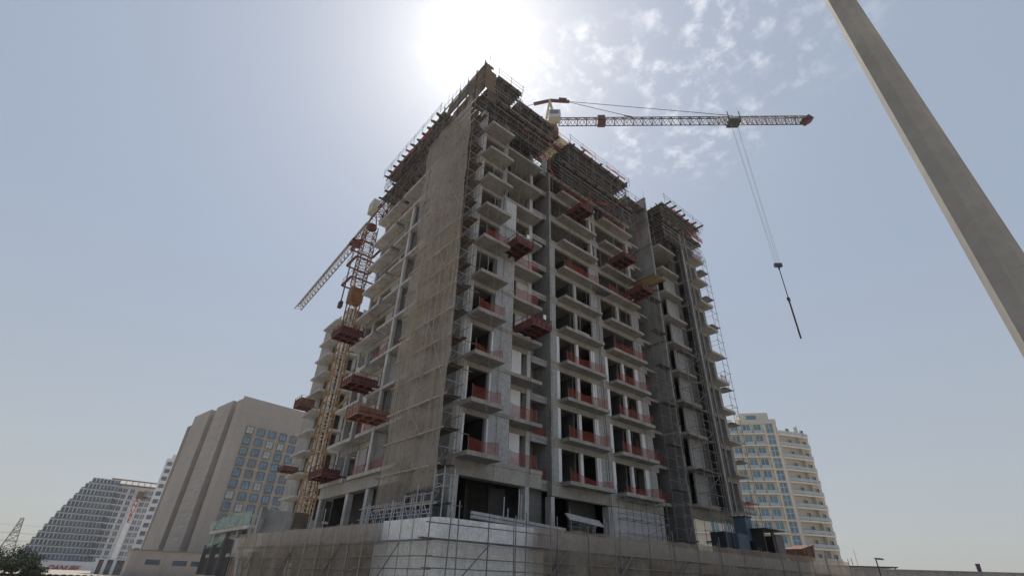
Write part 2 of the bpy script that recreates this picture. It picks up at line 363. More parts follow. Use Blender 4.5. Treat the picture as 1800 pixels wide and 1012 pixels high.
# ---- wall pieces
BW, BH_, BG = 0.40, 0.205, 0.012
blk_me = {}
def block_mesh(L, t, material):
    key = (round(L, 3), material)
    if key not in blk_me:
        mb = MB(); a, h = L / 2, (BH_ - BG) / 2; c = 0.008
        # face with a small chamfer
        P = [(-a, 0, -h), (a, 0, -h), (a, 0, h), (-a, 0, h)]
        F = [(-a + c, -c, -h + c), (a - c, -c, -h + c), (a - c, -c, h - c), (-a + c, -c, h - c)]
        mb.v = P + F; mb.f = [(4, 5, 6, 7), (0, 1, 5, 4), (1, 2, 6, 5), (2, 3, 7, 6), (3, 0, 4, 7)]
        blk_me[key] = mb.mesh('block_' + material, material)
    return blk_me[key]
def block_wall(u0, u1, v, z0, z1, material='block', single=False, axis='u', outward=-1, thick=0.2):
    """a hollow-block wall: a mortar core and one chamfered block per unit"""
    if axis == 'u':
        core = boxobj('block_wall', (u0, u1, v + 0.012, v + thick, z0, z1), 'mortar', tower)
    else:
        core = boxobj('block_wall', (v + 0.012, v + thick, u0, u1, z0, z1), 'mortar', tower)
    joined = MB(); r = 0; zz = z0
    while zz < z1 - 0.08:
        h = min(BH_, z1 - zz)
        x = u0 - (BW / 2 if r % 2 else 0)
        while x < u1 - 0.03:
            a, b = max(x, u0) + BG / 2, min(x + BW, u1) - BG / 2
            if b - a > 0.06:
                L = b - a; c = (a + b) / 2; dy = random.uniform(-0.006, 0.004)
                if single and h > BH_ - 0.01:
                    lk = round(L * 10) / 10 if abs(L - (BW - BG)) > 0.02 else BW - BG
                    lk = min(lk, L)
                    mw = Matrix.Translation((c, v + 0.012 + dy, zz + h / 2)) @ Matrix.Rotation(random.uniform(-0.008, 0.008), 4, 'Y')
                    link('block', block_mesh(lk, 0.1, material), core, mw=mw)
                else:
                    ya = 0.008 + dy
                    if axis == 'u': joined.box(a, b, v + ya - 0.008, v + 0.03, zz + BG / 2, zz + h - BG / 2)
                    else: joined.box(v + ya - 0.008, v + 0.03, a, b, zz + BG / 2, zz + h - BG / 2)
            x += BW
        zz += BH_; r += 1
    if joined.v: joined.build('block', material, core, kind='stuff')
    return core
def W(name, ext, material): return boxobj(name, ext, material, tower)

for k in range(1, KTOP + 1):
    z0 = Z(k) + 0.002; zt = Z(k + 1) - ST - 0.002        # clear storey
    if k == KTOP: zt = Z(11) - 0.55
    infill = k <= 6
    low = k <= 3
    lint = zt - 0.38
    # --- corner column and bay A (v = 26)
    W('column', (16.72, 17.22, 26.05, 26.6, z0, zt), 'conc_light')
    W('column', (19.33, 19.88, 26.06, 26.7, z0, zt), 'plaster_grey' if infill else 'conc')
    if k < KTOP: W('lintel', (17.22, 19.33, 26.08, 26.4, lint, zt), 'beam_tan')
    if k <= 6:
        block_wall(19.88, 21.15, 26.06, z0, zt, 'block', single=True)
        block_wall(26.26, 27.35, 21.15 - 0.2, z0, zt, 'block', axis='v')
    elif k == 7:
        block_wall(19.88, 21.15, 26.06, z0, zt, 'block_light')
    if low:
        W('door_jamb', (17.23, 17.36, 26.04, 26.3, z0, lint), 'plaster'); W('door_jamb', (19.2, 19.325, 26.04, 26.3, z0, lint), 'plaster')
    # --- bay A3, set back to v = 27.4
    if k <= 7:
        W('lintel', (21.16, 24.25, 27.42, 27.7, zt - 0.45, zt), 'beam_tan')
        W('column', (23.85, 24.25, 27.36, 27.9, z0, zt), 'conc_light')
        if infill:
            if k <= 3: W('wall_panel', (22.25, 23.25, 27.38, 27.6, z0, zt - 0.45), 'plaster')
            else: block_wall(22.5, 23.83, 27.40, z0, zt - 0.45, 'block_light')
    else:
        W('column', (23.85, 24.25, 27.36, 27.9, z0, zt), 'conc_light')
    # --- recess between A3 and column G
    W('wall_panel', (24.3, 27.08, 30.2, 30.4, z0, zt), 'plaster_grey' if k <= 5 else 'inner')
    W('wall', (27.1, 27.34, 27.95, 30.2, z0, zt), 'conc')
    W('beam', (24.3, 27.08, 28.42, 28.62, zt - 0.32, zt), 'conc')
    if k <= 3:
        W('mullion', (24.9, 25.05, 30.05, 30.19, z0, zt), 'plaster'); W('mullion', (26.1, 26.22, 30.05, 30.19, z0, zt), 'plaster')
    # --- bays B and C (v = 27.9)
    for off, n_ in ((0.0, 'B'), (6.65, 'C')):
        b = 27.35 + off
        if infill or (k == 7 and n_ == 'B'):
            block_wall(b if n_ == 'B' else b + 0.45, 27.85 + off, 27.97, z0, zt - 0.5, 'block')
            if (k, n_) not in ((5, 'C'), (7, 'B')): W('pillar', (30.42 + off, 30.75 + off, 27.95, 28.2, z0, zt - 0.5), 'plaster' if k <= 4 else 'conc_light')
            if (k, n_) in ((5, 'B'), (6, 'C')): W('window_sill_wall', (30.76 + off, 32.44 + off, 27.98, 28.15, z0, z0 + 0.9), 'block_light')
            block_wall(32.95 + off, 34.0 + off - (0 if n_ == 'B' else -0.2), 27.97, z0, zt - 0.5, 'block')
            if k <= 4:
                W('door_jamb', (27.86 + off, 28.2 + off, 27.94, 28.15, z0, zt - 0.5), 'plaster')
                W('door_jamb', (32.45 + off, 32.94 + off, 27.94, 28.15, z0, zt - 0.5), 'plaster')
            W('inner_wall', (30.05 + off, 30.25 + off, 28.3, 31.4, z0, zt - 0.5), 'inner')
            if k <= 2: W('wall_panel', (28.25 + off, 29.9 + off, 29.6, 29.75, z0, zt - 0.5), 'plaster_grey')
        else:
            W('column', (33.4 + off, 33.75 + off, 27.95, 28.4, z0, zt), 'conc_light')
        W('beam', (27.35 + off, 34.0 + off if n_ == 'B' else 41.28, 27.94, 28.22, zt - 0.5, zt), 'beam_tan')
    W('column', (34.0, 34.43, 27.95, 28.5, z0, zt), 'conc')
    # --- link recess between C and the right wing
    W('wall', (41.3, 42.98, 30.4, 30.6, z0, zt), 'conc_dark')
    if k <= 4: W('pillar', (41.1, 41.28, 28.25, 28.6, z0, zt), 'plaster')
    # --- right wing
    if k <= 8: block_wall(45.4, 47.7, 26.72, z0, zt, 'block')
    W('wall', (43.32, 45.35, 27.6, 27.75, z0, zt), 'inner')  # near-black panel standing in for the shade of an open bay
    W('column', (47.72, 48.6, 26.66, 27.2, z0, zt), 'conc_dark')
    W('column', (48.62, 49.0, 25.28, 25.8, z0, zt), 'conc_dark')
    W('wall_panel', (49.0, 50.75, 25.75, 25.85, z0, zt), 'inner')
    W('lintel', (49.0, 50.75, 25.3, 25.6, zt - 0.5, zt), 'beam_tan')
    W('column', (50.76, 51.28, 25.28, 25.8, z0, zt), 'conc')
    # --- left face
    if k <= 8: W('wall', (15.76, 17.4, 36.4, 36.58, z0, zt), 'plaster' if k in (3,) else ('conc' if k not in (1,) else 'plaster'))
    if k <= 8: W('column', (15.7, 15.95, 36.02, 36.38, z0, zt), 'conc_light')
    W('wall', (17.05, 17.25, 31.6, 36.4, z0, zt), 'conc' if infill else 'conc_dark')
    if infill:
        block_wall(36.6, 38.3, 17.05, z0, zt, 'block', axis='v')
        W('beam', (16.9, 17.2, 38.3, 46.0, zt - 0.5, zt), 'beam_tan')
        block_wall(39.7, 41.2, 16.98, z0, zt - 0.5, 'block', axis='v')
        W('pillar', (16.9, 17.25, 43.6, 44.1, z0, zt - 0.5), 'conc_light')
        if low: W('door_jamb', (16.9, 17.2, 41.25, 41.6, z0, zt - 0.5), 'plaster')
    else:
        W('beam', (16.9, 17.2, 36.6, 46.0, zt - 0.45, zt), 'conc')
        W('column', (16.9, 17.3, 40.0, 40.5, z0, zt - 0.45), 'conc')
    W('column', (16.8, 17.3, 45.5, 45.98, z0, zt), 'conc')
    # solid side wall behind the netted scaffold
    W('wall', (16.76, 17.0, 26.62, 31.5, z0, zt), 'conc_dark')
    # cross walls and core that close the floor off
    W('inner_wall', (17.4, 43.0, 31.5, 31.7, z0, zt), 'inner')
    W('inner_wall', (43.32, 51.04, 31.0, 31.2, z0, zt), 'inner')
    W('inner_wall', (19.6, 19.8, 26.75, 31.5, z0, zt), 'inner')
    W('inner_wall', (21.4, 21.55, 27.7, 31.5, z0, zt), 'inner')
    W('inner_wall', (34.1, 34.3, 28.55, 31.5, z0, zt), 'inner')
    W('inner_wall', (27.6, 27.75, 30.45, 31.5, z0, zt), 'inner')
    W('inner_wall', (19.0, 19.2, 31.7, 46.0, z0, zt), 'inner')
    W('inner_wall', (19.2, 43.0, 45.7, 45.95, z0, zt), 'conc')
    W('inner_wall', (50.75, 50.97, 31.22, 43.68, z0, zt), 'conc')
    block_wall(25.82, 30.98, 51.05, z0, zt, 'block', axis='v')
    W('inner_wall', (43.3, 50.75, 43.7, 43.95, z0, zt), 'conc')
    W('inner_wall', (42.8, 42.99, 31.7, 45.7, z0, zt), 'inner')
# right wing side wall, full height, in storey lifts with a visible joint
for k in range(0, 12):
    a = DECK if k == 0 else Z(k); b = Z(k + 1)
    if k == 11: b = Z(11) + 4.3
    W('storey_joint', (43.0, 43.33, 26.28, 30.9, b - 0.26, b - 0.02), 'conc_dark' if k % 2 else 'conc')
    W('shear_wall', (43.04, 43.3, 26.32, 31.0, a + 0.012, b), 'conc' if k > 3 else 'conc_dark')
# ---- the tall ground storey under the transfer beams
zt = Z(1) - ST - 0.002; zb = 7.25
W('transfer_beam', (16.72, 24.25, 26.05, 26.75, zb, zt), 'beam_tan')
W('transfer_beam', (24.3, 27.08, 28.42, 28.9, 7.7, zt), 'conc')
W('transfer_beam', (27.1, 41.28, 27.95, 28.5, 7.35, zt), 'beam_tan')
W('transfer_beam', (43.32, 50.98, 26.66, 27.2, 7.35, zt), 'beam_tan')
W('transfer_beam', (16.0, 16.7, 31.5, 45.9, 7.3, zt), 'beam_tan')
for ext in ((16.72, 17.3, 26.06, 26.9), (22.75, 23.1, 26.06, 26.7), (27.0, 27.36, 27.96, 28.6), (33.5, 34.2, 27.96, 28.6), (40.7, 41.2, 27.96, 28.6), (43.32, 43.9, 26.7, 27.3), (50.7, 51.25, 25.3, 25.9),
            (16.05, 16.5, 36.0, 36.5), (16.05, 16.5, 39.6, 40.1), (16.05, 16.5, 45.3, 45.8)):
    W('column', (*ext, DECK, zb - 0.003 if ext[0] < 24 and ext[2] < 31 else 7.29), 'conc_light')
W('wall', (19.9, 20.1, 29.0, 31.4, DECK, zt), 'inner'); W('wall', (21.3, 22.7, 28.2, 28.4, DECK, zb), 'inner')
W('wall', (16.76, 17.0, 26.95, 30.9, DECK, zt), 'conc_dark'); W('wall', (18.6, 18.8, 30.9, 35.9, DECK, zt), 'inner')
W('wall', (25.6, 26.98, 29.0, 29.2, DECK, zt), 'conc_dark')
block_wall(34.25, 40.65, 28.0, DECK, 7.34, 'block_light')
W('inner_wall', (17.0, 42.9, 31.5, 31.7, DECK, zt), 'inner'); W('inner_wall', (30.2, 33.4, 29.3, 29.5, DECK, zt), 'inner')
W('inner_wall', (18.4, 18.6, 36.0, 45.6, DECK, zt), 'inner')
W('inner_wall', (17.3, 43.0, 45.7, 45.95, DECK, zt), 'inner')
# top floor slab over the cast storeys (k = 11 still on its formwork)
for ext in ((16.4, 27.1, 29.0, 46.0), (27.1, 41.0, 28.6, 46.0), (43.32, 50.9, 27.4, 43.0)):
    boxobj('floor_slab', (*ext, Z(11) - 0.25, Z(11)), 'soffit', tower)
W('inner_wall', (18.0, 42.5, 33.0, 33.2, Z(11) + 0.01, Z(12) - 0.6), 'inner')
W('inner_wall', (18.0, 18.2, 33.2, 45.0, Z(11) + 0.01, Z(12) - 0.6), 'inner')
W('column', (27.15, 27.5, 28.62, 29.1, Z(11) + 0.01, Z(12) - 0.6), 'conc_light')

# ---- far wing of the same block, beyond the courtyard
wing = thing('tower_wing', 'far wing of the unfinished tower, stacked balcony ends showing past the orange crane mast', 'building')
for k in range(1, 12):
    z = Z(k); zb = z - ST; z1 = Z(k + 1) - ST
    boxobj('floor_slab', (26.0, 52.0, 79.0, 92.0, zb, z), 'soffit', wing)
    pts = [(26.0, 80.0), (24.2, 80.0), (23.95, 80.6), (23.95, 86.5), (26.0, 86.5)]
    MB().prism(pts, zb - 0.05, z - 0.004).build('balcony_slab', 'conc_edge', wing)
    boxobj('balcony_slab', (26.4, 30.5, 77.6, 79.0, zb - 0.03, z - 0.004), 'conc_edge', wing)
    boxobj('wall', (26.0, 26.25, 80.3, 83.4, z, z1), 'conc_light' if k % 3 else 'plaster', wing)
    boxobj('wall', (26.02, 26.25, 84.9, 92.0, z, z1), 'conc', wing)
    for x in (26.3, 28.2, 30.6): boxobj('column', (x, x + 0.5, 79.05, 79.5, z, z1), 'conc_light', wing)
    boxobj('wall', (26.3, 52.0, 80.4, 80.6, z, z1), 'inner', wing)
boxobj('wall', (26.3, 52.0, 79.4, 79.6, 0, Z(1) - ST), 'inner', wing)
for x in (24.4, 25.3, 26.3, 28.4): boxobj('column', (x, x + 0.42, 79.02 if x > 26 else 80.9, 79.38 if x > 26 else 81.4, 0, Z(1) - ST - 0.06), 'plaster', wing)

# ================================================================== podium
A6, A1 = R(6.0), R(1.5)
PC = Vector((11.57, 18.7))
def PR(s, t=0.0): return PC + Vector((math.cos(A1), math.sin(A1))) * s + Vector((-math.sin(A1), math.cos(A1))) * t
def PL(t, s=0.0): return PC + Vector((-math.sin(A6), math.cos(A6))) * t + Vector((math.cos(A6), math.sin(A6))) * s
podium = thing('podium', 'low concrete podium with white parapet corner below the unfinished tower', 'building', loc=(PC.x, PC.y, 0))
PZ = 3.93
def padd(name, pts, z0, z1, material):
    o = MB().prism([(p[0] - PC.x, p[1] - PC.y) for p in pts], z0, z1).build(name, material, podium); return o
padd('roof_deck', [PR(1, 1), PR(46, 1), PR(46, 34), (18, 52), PL(20.5, 1)], DECK - 0.3, DECK, 'conc')
rc = 0.55    # rounded corner
def corner(off, n=8):
    a = PR(rc, off); b = PL(rc, off); c = PR(0, 0)
    return [tuple(c.lerp(a, 1).lerp(b, 0) if False else ((1 - t) ** 2 * a + 2 * t * (1 - t) * (PC + Vector((off * 0.9, off * 0.9))) + t * t * b)) for t in [i / n for i in range(n + 1)]]
outer = [tuple(PR(5.7, 0))] + corner(0.0) + [tuple(PL(4.0, 0))]
inner_ = [tuple(PL(4.0, 0.35))] + [tuple(PR(0.45, 0.45))] + [tuple(PR(5.7, 0.35))]
padd('parapet', outer + inner_, 3.12, PZ, 'white_conc' if 'white_conc' in MATS else 'conc_light')
padd('parapet', [PR(5.71, 0.06), PR(46, 0.06), PR(46, 0.35), PR(5.71, 0.35)], 3.05, PZ - 0.03, 'conc_light')
padd('parapet', [PL(4.01, 0.35), PL(20.5, 0.35), PL(20.5, 0.06), PL(4.01, 0.06)], 3.05, PZ - 0.06, 'conc_light')
outer2 = [tuple(PR(6.2, 0.10))] + corner(0.10) + [tuple(PL(4.7, 0.10))]
inner2 = [tuple(PL(4.7, 0.4))] + [tuple(PR(0.5, 0.5))] + [tuple(PR(6.2, 0.4))]
padd('wall', outer2 + inner2, 0, 3.10, 'warm_conc')
for s in (9, 14.5, 20, 25.5, 31, 36.5, 42, 45.6): padd('column', [PR(s, 0.5), PR(s + 0.7, 0.5), PR(s + 0.7, 1.1), PR(s, 1.1)], 0, DECK - 0.31, 'conc_light')
for t in (8, 12, 16, 20): padd('column', [PL(t, 1.1), PL(t + 0.7, 1.1), PL(t + 0.7, 0.5), PL(t, 0.5)], 0, DECK - 0.31, 'conc')
padd('inner_wall', [PR(6, 3.5), PR(46, 3.5), PR(46, 3.7), PR(6, 3.7)], 0, DECK - 0.31, 'inner')
padd('inner_wall', [PL(4.5, 3.7), PL(20.5, 3.7), PL(20.5, 3.5), PL(4.5, 3.5)], 0, DECK - 0.31, 'inner')
mat('white_conc', (0.86, 0.845, 0.82), (0.72, 0.705, 0.68), 0.7, bump=0.1, stain=0.45, stainc=(0.46, 0.44, 0.41))
for o in podium.children:
    if o.name.startswith('parapet') and o.data.materials[0] is MATS['conc_light'] and len(o.data.vertices) > 12: o.data.materials[0] = MATS['white_conc']

# ---- scaffolding round the podium (right run and left run are separate scaffolds)
def ztop_r(s): return PZ + 0.42 * min(1, max(0, s - 5) / 31)
def P3(p, z): return (p.x, p.y, z)
sc = thing('podium_scaffold', 'tube scaffold with brown debris net along the right podium wall', 'scaffolding')
random.seed(5)
posts = [-0.75, 0.2, 2.25, 3.8, 4.4, 6.5, 8.85, 11.3, 13.9, 16.5, 19.2, 22, 25, 28, 31, 34, 37, 40, 43, 45.5]
for i, s in enumerate(posts):
    h = ztop_r(s) + random.choice((0.15, 0.25, 0.9, 0.55)); lean = random.uniform(-0.12, 0.12)
    pipe('standard', P3(PR(s, -0.55), 0.0), P3(PR(s + lean, -0.55), h), 0.026, 'galv_dull', sc)
    if i % 2 == 0: pipe('standard', P3(PR(s + 0.9, -1.35), 0.0), P3(PR(s + 0.9 - lean, -1.35), min(h, ztop_r(s) + 0.5)), 0.026, 'galv_dull', sc)
for z_, off in ((3.05, -0.56), (2.48, -0.58), (2.06, -0.57), (1.1, -0.56), (3.6, -0.57)):
    e0 = -0.9
    for a in range(0, 47, 6):
        if z_ == 3.6 and a >= 6: continue
        b = min(a + 6.2, 46)
        dz = random.uniform(-0.03, 0.03)
        pipe('ledger', P3(PR(a if a else e0, off + 0.02 * (a % 4)), z_ + dz + 0.004 * a), P3(PR(b, off + 0.02 * (a % 4)), z_ + dz + 0.004 * b), 0.023, 'galv_dull', sc)
for a in range(-1, 46, 4):
    stick('plank', P3(PR(a + 0.04, -0.35), 3.08), P3(PR(min(a + 3.98, 46), -0.35), 3.08 + 0.01), 0.28, 'timber_grey', sc, 0.05)
for s in (1.2, 6.0, 11.0, 16.2, 21.5, 27, 33, 39): pipe('brace', P3(PR(s - 1.6, -0.62), 0.6), P3(PR(s + 1.2, -0.62), 3.1), 0.024, 'galv_dull', sc)
def net_r(a, b):
    s = 5.0 + 40.9 * a; z_ = 0.2 + (ztop_r(s) - 0.2) * b
    return P3(PR(s, -0.50 + 0.03 * math.sin(s * 2.9) + 0.04 * math.sin(s * 0.9 + b * 5)), z_ + (0.03 * math.sin(s * 3.3) if b > 0.99 else 0))
MB().grid(net_r, 160, 14).build('netting', 'tan_net', sc, smooth=True)
scl = thing('podium_scaffold', 'tube scaffold with tan debris net along the left podium wall', 'scaffolding')
for i, t in enumerate([0.9, 1.7, 2.6, 3.5, 4.6, 5.9, 7.3, 8.8, 10.4, 12.0, 13.7, 15.4, 17.2, 19.0, 20.6]):
    h = PZ + random.choice((-0.05, 0.2, 0.75, 1.0) if t > 1.5 else (1.1, 1.25)); lean = random.uniform(-0.1, 0.1)
    pipe('standard', P3(PL(t, -0.55), 0.0), P3(PL(t + lean, -0.55), h), 0.026, 'galv', scl)
for z_ in (3.02, 2.45, 2.0, 1.2):
    for a in range(0, 20, 5):
        dz = random.uniform(-0.04, 0.04); pipe('ledger', P3(PL(a - 0.6 if a == 0 else a, -0.57), z_ + dz), P3(PL(a + 5.1, -0.57), z_ + dz), 0.023, 'galv_dull', scl)
for t in (2.6, 7.5, 12.5, 17.5): pipe('brace', P3(PL(t + 1.5, -0.62), 0.6), P3(PL(t - 1.0, -0.62), 3.0), 0.024, 'galv_dull', scl)
for a in range(0, 20, 4): stick('plank', P3(PL(a + 0.04, -0.33), 3.06), P3(PL(a + 3.96, -0.33), 3.06), 0.28, 'timber_grey', scl, 0.05)
def net_l(a, b):
    t = 3.7 + 17.0 * a; z_ = 0.2 + (PZ - 0.1 - 0.2) * b
    return P3(PL(t, -0.50 + 0.03 * math.sin(t * 3.1) + 0.05 * math.sin(t * 1.1 + b * 4)), z_)
MB().grid(net_l, 90, 14).build('netting', 'tan_net', scl, smooth=True)

# ---- tall netted scaffold on the left face at the corner
ns = thing('netted_scaffold', 'tall scaffold wrapped in brown netting hanging down the left face at the corner', 'scaffolding', loc=(0, 0, 0))
random.seed(8)
def v_r(z): return 23.6 + (z - 5.5) / 31.5 * 1.1
def v_l(z): return 30.9 + (z - 5.5) / 31.5 * 1.5
NTOP, NBOT = 39.8, 5.4
def netfn(a, b):
    z_ = NBOT + (NTOP - NBOT) * b
    v = v_r(z_) + (v_l(z_) - v_r(z_)) * a
    bulge = 0.10 * math.sin(a * 9 + b * 3 + math.sin(b * 11)) + 0.07 * math.sin(a * 21 + 2.2 * math.sin(b * 13)) + 0.16 * abs(math.sin(b * 8.2 * math.pi)) * (0.5 + 0.5 * math.sin(a * 6 + b * 9)) - 0.05
    z2 = z_ - (1.3 * a if b > 0.99 else 0) * 0.6
    if b < 0.01: z2 += 0.5 * math.sin(a * 5 + 0.5) + 0.5 * a
    return (14.48 - bulge, v + 0.10 * math.sin(b * 19), z2)
MB().grid(netfn, 46, 150).build('netting', 'brown_net', ns, smooth=True)
LV = [DECK + 2.0 * i for i in range(0, 19)]
for j, v in enumerate((24.4, 26.0, 27.9, 29.8, 31.4)):
    pipe('standard', (14.62, v, DECK), (14.62, v + 0.1, 40.6 - 0.8 * (j % 2)), 0.027, 'galv_dull', ns)
    pipe('standard', (15.85, v, DECK), (15.85, v + 0.1, 40.0), 0.027, 'galv_dull', ns)
for i, z_ in enumerate(LV[1:]):
    pipe('ledger', (14.60, 24.0, z_), (14.60, 31.9, z_), 0.024, 'galv_dull', ns)
    pipe('ledger', (15.87, 24.2, z_ + 1.0), (15.87, 31.5, z_ + 1.0), 0.024, 'galv_dull', ns)
    for v in (24.38, 27.88, 31.38): pipe('transom', (14.3, v, z_ + 0.05), (16.6, v, z_ + 0.05), 0.024, 'galv_dull', ns)
    pipe('guard_rail', (14.5, 24.36, z_ + 1.05), (15.95, 24.36, z_ + 1.0), 0.022, 'galv', ns)
    pipe('brace', (14.62, 24.42, z_ + 0.1), (15.85, 24.42, z_ + 1.9), 0.022, 'galv_dull', ns)
    for a in range(3):
        x = 14.75 + a * 0.36
        stick('plank', (x + 0.1, 24.25 + random.uniform(-0.25, 0.15), z_ + 0.1), (x + 0.1, 27.8, z_ + 0.1), 0.32, 'timber' if random.random() < 0.7 else 'timber_grey', ns, 0.05)
    # fascia batten seen as a pale line through the netting
    if z_ < 27: stick('batten', (14.36, v_r(z_) - 0.1, z_ - 0.05), (14.36, v_l(z_) + 0.05, z_ + 0.05), 0.04, 'bamboo', ns, 0.07 if i % 3 else 0.11)
for q in range(75):
    v = random.uniform(23.9, 30.3); zz = random.uniform(4.5, 22); L = random.uniform(4, 9)
    pipe('hanging_cord', (14.30, v, zz), (14.30, v + random.uniform(-0.25, 0.25), zz + L), random.choice((0.009, 0.013)), 'bamboo', ns)
for (v0, z0_, v1, z1_) in ((25, 20, 30.5, 29), (24.4, 26, 28, 32), (26, 9, 30.6, 13.5), (24.2, 12, 27, 17)):
    pipe('brace', (14.33, v0, z0_), (14.33, v1, z1_), 0.02, 'bamboo', ns)

# ================================================================== roof falsework and formwork decks
random.seed(21)
def falsework(name_label, u0, u1, v0, v1, zd, zbase, along='u', over=0.35, dj=0.42, db=1.7, rail=('v0',), cat='formwork', pitchlevels=True):
    t = thing('falsework', name_label, cat, 'roof falsework decks')
    boxobj('deck', (u0, u1, v0, v1, zd - 0.03, zd), 'ply', t)
    boxobj('edge_board', (u0, u1, v0 - 0.04, v0 - 0.002, zd - 0.06, zd + 0.22), 'form_brown', t)
    if along == 'u':
        v = v0 + 0.1
        while v < min(v1, v0 + 6.0):
            stick('joist', (u0 - over * random.uniform(0.2, 1), v, zd - 0.13), (u1 + over * random.uniform(0.1, 1.0), v, zd - 0.13), 0.09, 'timber_grey', t, 0.18); v += dj
        u = u0 + 0.3
        while u < u1:
            stick('bearer', (u, v0 - over * random.uniform(0.5, 1.7), zd - 0.33), (u, min(v1, v0 + 6), zd - 0.33), 0.12, 'timber', t, 0.2)
            stick('beam_end', (u + 0.13, v0 - over * random.uniform(1.1, 2.3), zd - 0.30), (u + 0.13, v0 + 0.8, zd - 0.30), 0.14, 'steel_dark', t, 0.2); u += db
    else:
        u = u0 + 0.1
        while u < min(u1, u0 + 6.0):
            stick('joist', (u, v0 - over * random.uniform(0.1, 1), zd - 0.13), (u, v1 + over * random.uniform(0.1, 1), zd - 0.13), 0.09, 'timber_grey', t, 0.18); u += dj
        v = v0 + 0.3
        while v < v1:
            stick('bearer', (u0 - over * random.uniform(0.5, 1.7), v, zd - 0.33), (min(u1, u0 + 6), v, zd - 0.33), 0.12, 'timber', t, 0.2)
            stick('beam_end', (u0 - over * random.uniform(1.0, 1.7), v + 0.13, zd - 0.30), (u0 + 0.8, v + 0.13, zd - 0.30), 0.14, 'steel_dark', t, 0.2); v += db
    # shoring posts with ledgers
    nu = max(2, int((u1 - u0) / 1.5)); nv = max(2, int(min(5.0, v1 - v0) / 1.4))
    for i in range(nu + 1):
        for j in range(nv + 1):
            x = u0 + 0.25 + (u1 - u0 - 0.5) * i / nu; y = v0 + 0.25 + (min(5.0, v1 - v0) - 0.5) * j / nv
            pipe('prop', (x, y, zbase), (x, y, zd - 0.42), 0.035, 'galv_dull', t)
    zz = zbase + 0.55
    while zz < zd - 0.7:
        for j in range(0, nv + 1):
            y = v0 + 0.29 + (min(5.0, v1 - v0) - 0.5) * j / nv
            pipe('ledger', (u0 - 0.15, y, zz), (u1 + 0.15, y, zz), 0.028, 'galv_dull', t)
        for i in range(0, nu + 1):
            x = u0 + 0.29 + (u1 - u0 - 0.5) * i / nu
            pipe('ledger', (x, v0 - 0.15, zz + 0.08), (x, v0 + min(5.0, v1 - v0), zz + 0.08), 0.028, 'galv_dull', t)
        zz += 0.75
    zz = zbase + 0.3
    while zz < zd - 0.5:
        if along == 'u':
            pipe('front_ledger', (u0 - 0.3, v0 + 0.1 + random.uniform(-.06, .06), zz), (u1 + 0.3, v0 + 0.1 + random.uniform(-.06, .06), zz + random.uniform(-.16, .16)), 0.03, random.choice(('galv', 'galv_dull', 'rebar', 'timber_grey')), t)
        else:
            pipe('front_ledger', (u0 + 0.1 + random.uniform(-.06, .06), v0 - 0.3, zz), (u0 + 0.1 + random.uniform(-.06, .06), v1 + 0.3, zz + random.uniform(-.16, .16)), 0.03, random.choice(('galv', 'galv_dull', 'rebar', 'timber_grey')), t)
        zz += 0.42
    for q in range(int((u1 - u0) if along == 'u' else (v1 - v0))):
        f_ = random.random(); g_ = f_ + random.uniform(-.2, .2)
        a_, b_ = ((u0 + (u1 - u0) * f_, v0 + 0.05, zbase + 0.2), (u0 + (u1 - u0) * g_, v0 + 0.05, zd - 0.5)) if along == 'u' else ((u0 + 0.05, v0 + (v1 - v0) * f_, zbase + 0.2), (u0 + 0.05, v0 + (v1 - v0) * g_, zd - 0.5))
        pipe('brace', a_, b_, 0.024, 'galv_dull', t)
    for r_ in rail:
        if r_ == 'v0':
            n = max(2, int((u1 - u0) / 1.8))
            for i in range(n + 1):
                x = u0 + (u1 - u0) * i / n; pipe('guard_post', (x, v0 - over, zd - 0.3), (x + random.uniform(-.05, .05), v0 - over - 0.05, zd + 1.15), 0.025, 'galv_dull', t)
            for h in (0.55, 1.05): pipe('guard_rail', (u0 - .2, v0 - over, zd + h), (u1 + .2, v0 - over, zd + h + random.uniform(-.05, .05)), 0.022, 'galv_dull', t)
        if r_ == 'u0':
            n = max(2, int((v1 - v0) / 1.8))
            for i in range(n + 1):
                y = v0 + (v1 - v0) * i / n; pipe('guard_post', (u0 - over, y, zd - 0.3), (u0 - over - 0.05, y, zd + 1.15), 0.025, 'galv_dull', t)
            for h in (0.55, 1.05): pipe('guard_rail', (u0 - over, v0 - .2, zd + h), (u0 - over, v1 + .2, zd + h), 0.022, 'galv_dull', t)
        if r_ == 'u1':
            n = max(2, int((v1 - v0) / 1.8))
            for i in range(n + 1):
                y = v0 + (v1 - v0) * i / n; pipe('guard_post', (u1 + over, y, zd - 0.3), (u1 + over, y, zd + 1.15), 0.025, 'galv_dull', t)
            for h in (0.55, 1.05): pipe('guard_rail', (u1 + over, v0 - .2, zd + h), (u1 + over, v1 + .2, zd + h), 0.022, 'galv_dull', t)
    return t
falsework('upper formwork deck on the roof corner nearest the top of the netted scaffold', 16.9, 20.0, 24.5, 29.0, Z(12) - 0.1, Z(11), over=0.15, rail=('v0',), dj=0.36, db=1.0)
falsework('formwork deck over the corner balconies, just left of the crane cab', 20.05, 25.3, 25.0, 29.5, Z(12) - 0.7, Z(11) - 0.2, over=0.15, rail=('u1',), dj=0.36, db=1.1)
falsework('lower formwork deck under the roof corner, directly above the topmost corner balcony', 16.9, 24.6, 24.7, 29.0, Z(11) - 0.05, Z(10), over=0.15, rail=(), dj=0.36, db=1.2)
falsework('long formwork deck along the middle of the roof edge, right of the crane cab', 28.2, 38.7, 25.75, 31.0, Z(12) - 0.15, Z(11), over=0.3, db=1.55)
falsework('lower formwork deck under the long middle roof deck', 27.3, 39.6, 26.1, 31.0, Z(11) - 0.05, Z(10), over=0.2, rail=(), db=1.7)
